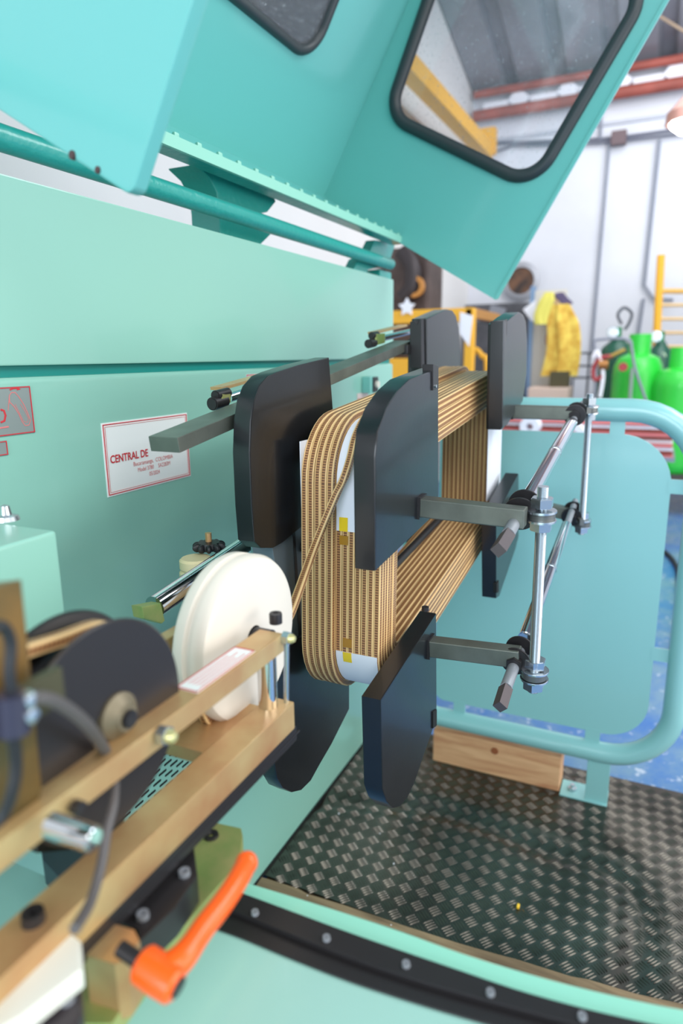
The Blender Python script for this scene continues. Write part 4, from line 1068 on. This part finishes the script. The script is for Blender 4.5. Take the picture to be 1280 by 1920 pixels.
# white roller
prof = [(.018, -.026), (.100, -.026), (.108, -.023), (.112, -.016), (.112, -.006), (.107, -.003), (.107, .003), (.112, .006), (.112, .016), (.108, .023), (.100, .026), (.018, .026)]
rl = obj('white_roller', lathe(prof, (.697, .487, 1.58-.364), (0, 1, 0), 72), WHITEP, t, label='large white nylon roller')
obj('axle', cyl((.697, .436, 1.58-.364), (.697, .53, 1.58-.364), .016), BLACKM, rl)
obj('axle_bracket', box(.600, .72, .53, .55, 1.58-.44, 1.58-.34, .002), GOLD, t)
obj('bracket_foot', box(.56, .68, .442, .55, 1.58-.468, 1.58-.45, .002), GOLD, t)
# black sheave: two flanges and hub
sh = obj('black_sheave', lathe([(.02, 0), (.098, 0), (.100, .002), (.098, .006), (.075, .012), (.07, .028), (.075, .044), (.098, .05), (.1, .054), (.098, .056), (.02, .056)], (.400, .425, 1.58-.325), (0, 1, 0), 72), mat('black_nylon', srgb(38, 34, 34), .38), t, label='large black double-flanged sheave')
HC = P(222, 1342, 'y', .424)
hb = obj('hub', lathe([(.006, 0), (.012, 0), (.014, .004), (.022, .010), (.022, .016), (.006, .016)], HC+Vector((0, -.012, 0)), (0, 1, 0), 28), mat('hub_cast', srgb(128, 118, 96), .5, .4), sh)
obj('hub_bolt', cyl(HC+Vector((0, .002, 0)), HC+Vector((0, -.016, 0)), .0085, bevel=.001), BLACKM, hb)
#obj('hub_spacer', cyl((.405, .418, 1.58-.36), (.38, .437, 1.58-.345), .012), BLACKM, t)
# tall zinc post at left
po = obj('post_block', traced([(-60, 1095), (42, 1085), (66, 1320), (80, 1478), (60, 1580), (-60, 1640)], 'x', .315, -.04, .003), mat('post_zinc', srgb(92, 84, 54), .4, .5, 0, .05, 60, 0, 12, .5, srgb(150, 112, 58)), t)
# sensor with cables
sc = P(28, 1330, 'y', .37)
sn = obj('sensor_body', cyl(P(22, 1300, 'y', .37), P(25, 1375, 'y', .37), .011, bevel=.001), mat('sensor_navy', srgb(50, 50, 70), .4), t)
obj('sensor_mount', box(P(0, 1300, 'y', .385).x-.04, P(50, 1300, 'y', .385).x+.03, .383, .39, P(25, 1370, 'y', .385).z, P(25, 1295, 'y', .385).z), mat('mount_dark', srgb(84, 82, 60), .5, .4), t, smooth=False)
for (u, v) in ((46, 1309), (47, 1338)):
    obj('zinc_nut', lathe([(0, 0), (.0055, 0), (.006, .003), (.005, .008), (0, .009)], P(u, v, 'y', .365), (0, -1, 0), 14), ZINC, sn)
def cable(name, pts, r, m=CABLE): return obj(name, tube(catmull(pts, 8), r, 10), m, t)
cable('sensor_cable', [P(60, 1308, 'y', .36), P(95, 1312, 'y', .36), P(135, 1335, 'y', .365), P(168, 1365, 'y', .375), P(190, 1395, 'y', .40), P(200, 1412, 'y', .42), P(203, 1420, 'y', .425)], .0048)
cable('sensor_cable', [P(24, 1375, 'y', .37), P(30, 1430, 'y', .37), P(24, 1480, 'y', .37), P(5, 1530, 'y', .375), P(-30, 1560, 'y', .38)], .0042, RUBBER)
cable('sensor_cable', [P(-20, 1180, 'y', .37), P(5, 1175, 'y', .37), P(20, 1205, 'y', .37), P(18, 1260, 'y', .37), P(22, 1300, 'y', .37)], .004, RUBBER)
cable('hanging_cable', [P(215, 1468, 'y', .41), P(212, 1510, 'y', .395), P(200, 1560, 'y', .385), P(190, 1620, 'y', .375), P(170, 1690, 'y', .36), P(140, 1742, 'y', .345)], .0042)
ca = P(205, 1470, 'y', .41)
# chrome stub and bolt under the upper bar
obj('chrome_stub', cyl(P(92, 1545, 'y', .385), P(178, 1575, 'y', .345), .0095, bevel=.0015), CHROME, t)
obj('stub_bolt', lathe([(0, 0), (.006, 0), (.006, .008), (0, .009)], P(140, 1512, 'y', .398), (0, -1, 0), 14), BLACKM, t)
# dark plate between arms
obj('carrier_plate', traced([(70, 1470), (245, 1375), (330, 1330), (300, 1400), (222, 1560), (170, 1590), (70, 1600)], 'y', .50, .012, .001), mat('carrier_dark', srgb(44, 38, 34), .5), t)
# slide rail tube behind with knob
rt = obj('slide_tube', cyl(P(290, 1138, 'y', .70), P(455, 1025, 'y', .70), .0185, seg=32), CHROME, t, label='polished steel slide tube')
obj('tube_clamp', traced([(266, 1138), (302, 1131), (310, 1164), (304, 1170), (270, 1160)], 'y', .68, .022, .003), GOLDG, t)
c = P(392, 1030, 'y', .74)
kn = obj('star_knob', lathe([(0, 0), (.02, 0), (.022, .006), (.02, .014), (0, .016)], c, (0, 0, 1), 20), RUBBER, t)
bm = bmesh.new()
for i in range(10):
    a = i*2*PI/10; r = bmesh.ops.create_uvsphere(bm, u_segments=10, v_segments=8, radius=1)
    bmesh.ops.transform(bm, matrix=Matrix.Translation((c.x+math.cos(a)*.021, c.y+math.sin(a)*.021, c.z+.006)) @ Matrix.Rotation(a, 4, 'Z') @ Matrix.Diagonal((.011, .0058, .0085, 1)), verts=r['verts'])
obj('knob_lobes', bm, RUBBER, kn)
obj('knob_stud', cyl(c+Vector((0, 0, .012)), c+Vector((0, 0, .032)), .006), GOLD, kn)
c = P(368, 1062, 'y', .74)
cr = obj('cream_bobbin', lathe([(0, 0), (.029, 0), (.032, .004), (.031, .026), (.027, .030), (.030, .034), (.030, .048), (.026, .052), (0, .052)], c-Vector((0, 0, .035)), (0, 0, 1), 32), CREAM, t)
obj('bobbin_post', cyl(c-Vector((0, 0, .12)), c-Vector((0, 0, .03)), .012), BLACKM, t)
# carriage: green zinc plate, black linear block, screws
cpz = 1.58-.548
cpl = obj('carriage_plate', traced([(455, 1566), (452, 1552), (396, 1540), (382, 1552), (150, 1780), (120, 1920), (210, 1920), (300, 1790), (452, 1612)], 'z', cpz, -.022, .002), GOLDG, t)
c = P(396, 1568, 'z', cpz)
obj('socket_screw', lathe([(.003, .001), (.004, .003), (.0085, .003), (.009, 0), (.003, 0)], c, (0, 0, 1), 20), BLACKM, cpl)
lb_ = obj('linear_block', traced([(362, 1575), (370, 1640), (330, 1700), (262, 1765), (258, 1742), (200, 1718), (330, 1590), (350, 1576)], 'z', 1.58-.512, -.034, .002), BLACKM, t)
for (u, v) in ((346, 1640), (268, 1720)):
    obj('block_screw', lathe([(.002, .002), (.003, .005), (.0058, .005), (.006, 0), (.002, 0)], P(u, v, 'z', 1.58-.512), (0, 0, 1), 18), GREYROD, lb_)
obj('clamp_block', traced([(205, 1728), (252, 1742), (262, 1762), (238, 1800), (215, 1808), (158, 1790), (165, 1770)], 'z', 1.58-.498, -.06, .002), GOLD, t)
cb = obj('connector_housing', traced([(152, 1762), (120, 1738), (95, 1752), (-60, 1850), (-60, 1960), (40, 1905), (155, 1815)], 'z', 1.58-.462, -.02, .004), mat('connector_white', srgb(222, 224, 214), .5), t)
obj('cylinder_body', traced([(150, 1820), (95, 1855), (-20, 1950), (120, 1990), (155, 1900)], 'z', 1.58-.486, -.03, .006), mat('cylinder_dark', srgb(70, 64, 68), .4, .4), t)
obj('body_screw', lathe([(0, .003), (.006, .003), (.0065, 0), (0, 0)], P(125, 1875, 'z', 1.58-.486), (0, 0, 1), 16), GREYROD, t)
obj('bar_bolt', lathe([(.003, .006), (.0035, .009), (.0088, .009), (.0095, 0), (.003, 0)], P(63, 1727, 'z', 1.58-.442), (0, 0, 1), 24), BLACKM, t)
# black latch box
lx_ = obj('latch_box', traced([(76, 1585), (95, 1575), (190, 1600), (180, 1655), (120, 1655), (80, 1612)], 'z', 1.58-.585, -.035, .002), mat('latch_black', srgb(44, 58, 66), .4), t)
# orange clamping lever
cl = P(300, 1822, 'z', 1.58-.475); tip = P(462, 1618, 'z', 1.58-.475)
bm = bmesh.new()
hp0 = P(264, 1804, 'z', 1.58-.475); hp1 = P(322, 1843, 'z', 1.58-.482)
lathe([(0, 0), (.0125, 0), (.015, .003), (.0155, .02), (.0145, .034), (.011, .037), (0, .037)], hp0, (hp1-hp0), 28, bm)
pth = catmull([hp0.lerp(hp1, .62), P(342, 1795, 'z', 1.58-.475), P(382, 1739, 'z', 1.58-.474), P(419, 1691, 'z', 1.58-.474), P(446, 1649, 'z', 1.58-.474), tip], 8)
n = len(pth); rad = [.0135-.0035*min(1, i/(n*.3)) for i in range(n)]; rad[-1] *= .65; rad.append(0) if False else None
tube(pth, rad, 20, bm=bm)
r = bmesh.ops.create_uvsphere(bm, u_segments=20, v_segments=12, radius=.0108); bmesh.ops.translate(bm, vec=tip, verts=r['verts'])
lv = obj('clamp_lever', bm, ORANGE, t, label='bright orange clamping lever')
obj('lever_screw', cyl(hp1-(hp1-hp0).normalized()*.004, hp1+(hp1-hp0).normalized()*.008, .0078), BLACKM, lv)
obj('lever_stud', cyl(hp0-(hp1-hp0).normalized()*.022, hp0+(hp1-hp0).normalized()*.004, .0065), BLACKM, lv)

# ------------------------------------------------------------------ curved rail table
DZ = 1.58-.62
t = tab = thing('curved_rail_table', 'teal table with curved black guide rail along its edge in the foreground', 'table', (.45, .1, DZ-.2))
def D(u, v, z=DZ): return P(u, v, 'z', z)
edge_out = [(385, 1634), (460, 1659), (555, 1688), (650, 1718), (755, 1753), (860, 1791), (965, 1824), (1070, 1853), (1175, 1878), (1280, 1899), (1450, 1926), (1700, 1952)]
rim_in = [(375, 1658), (443, 1680), (548, 1719), (650, 1757), (755, 1794), (860, 1830), (965, 1866), (1070, 1896), (1155, 1917), (1280, 1944), (1450, 1976), (1700, 2005)]
step = [(365, 1696), (440, 1721), (545, 1765), (650, 1807), (755, 1844), (860, 1876), (991, 1912), (1100, 1940), (1300, 1985), (1700, 2035)]
blk_in = [(360, 1730), (440, 1757), (545, 1800), (650, 1841), (755, 1876), (860, 1908), (991, 1945), (1100, 1972), (1300, 2015), (1700, 2070)]
pts_out = catmull([D(*p) for p in edge_out], 5)
body = [Vector((p.x, p.y, DZ)) for p in pts_out]+[Vector((-.3, -.5, DZ)), Vector((-.3, .75, DZ)), Vector((.475, .75, DZ)), Vector((.475, .46, DZ)), Vector((.50, .46, DZ))]
obj('table_top', prism(body, (0, 0, -.05), .002), mat('table_paint', srgb(158, 206, 196), .34, 0, .2), t)
def band(o_, i_, z0, z1, m, name, bev=.0015):
    a = catmull([D(*p) for p in o_], 5); b = catmull([D(*p) for p in i_], 5)
    pts = [Vector((p.x, p.y, z0)) for p in a]+[Vector((p.x, p.y, z0)) for p in b[::-1]]
    return obj(name, prism(pts, (0, 0, z1-z0), bev), m, t)
band(edge_out, rim_in, DZ, DZ+.004, mat('rim_paint', srgb(150, 222, 200), .3, 0, .3), 'table_rim')
cr_ = band([(u+2, v+2) for u, v in rim_in], blk_in, DZ+.0, DZ+.003, BLACKM, 'curved_rail')
band([(u, v+3) for u, v in rim_in], step, DZ+.003, DZ+.010, BLACKM, 'rail_track')
for (u, v) in ((478, 1713), (612, 1761), (761, 1810), (919, 1863), (1091, 1908)):
    obj('rail_screw', lathe([(.001, .001), (.0016, .0035), (.004, .0035), (.0045, 0), (.001, 0)], P(u, v, 'z', DZ+.010), (0, 0, 1), 16), GREYROD, t)
obj('table_apron', box(-.2, .50, -.2, .42, .72, DZ-.05, .004), TEAL, t)
obj('table_leg', box(-.1, .40, -.1, .35, FZ, .72, .004), TEAL, t)
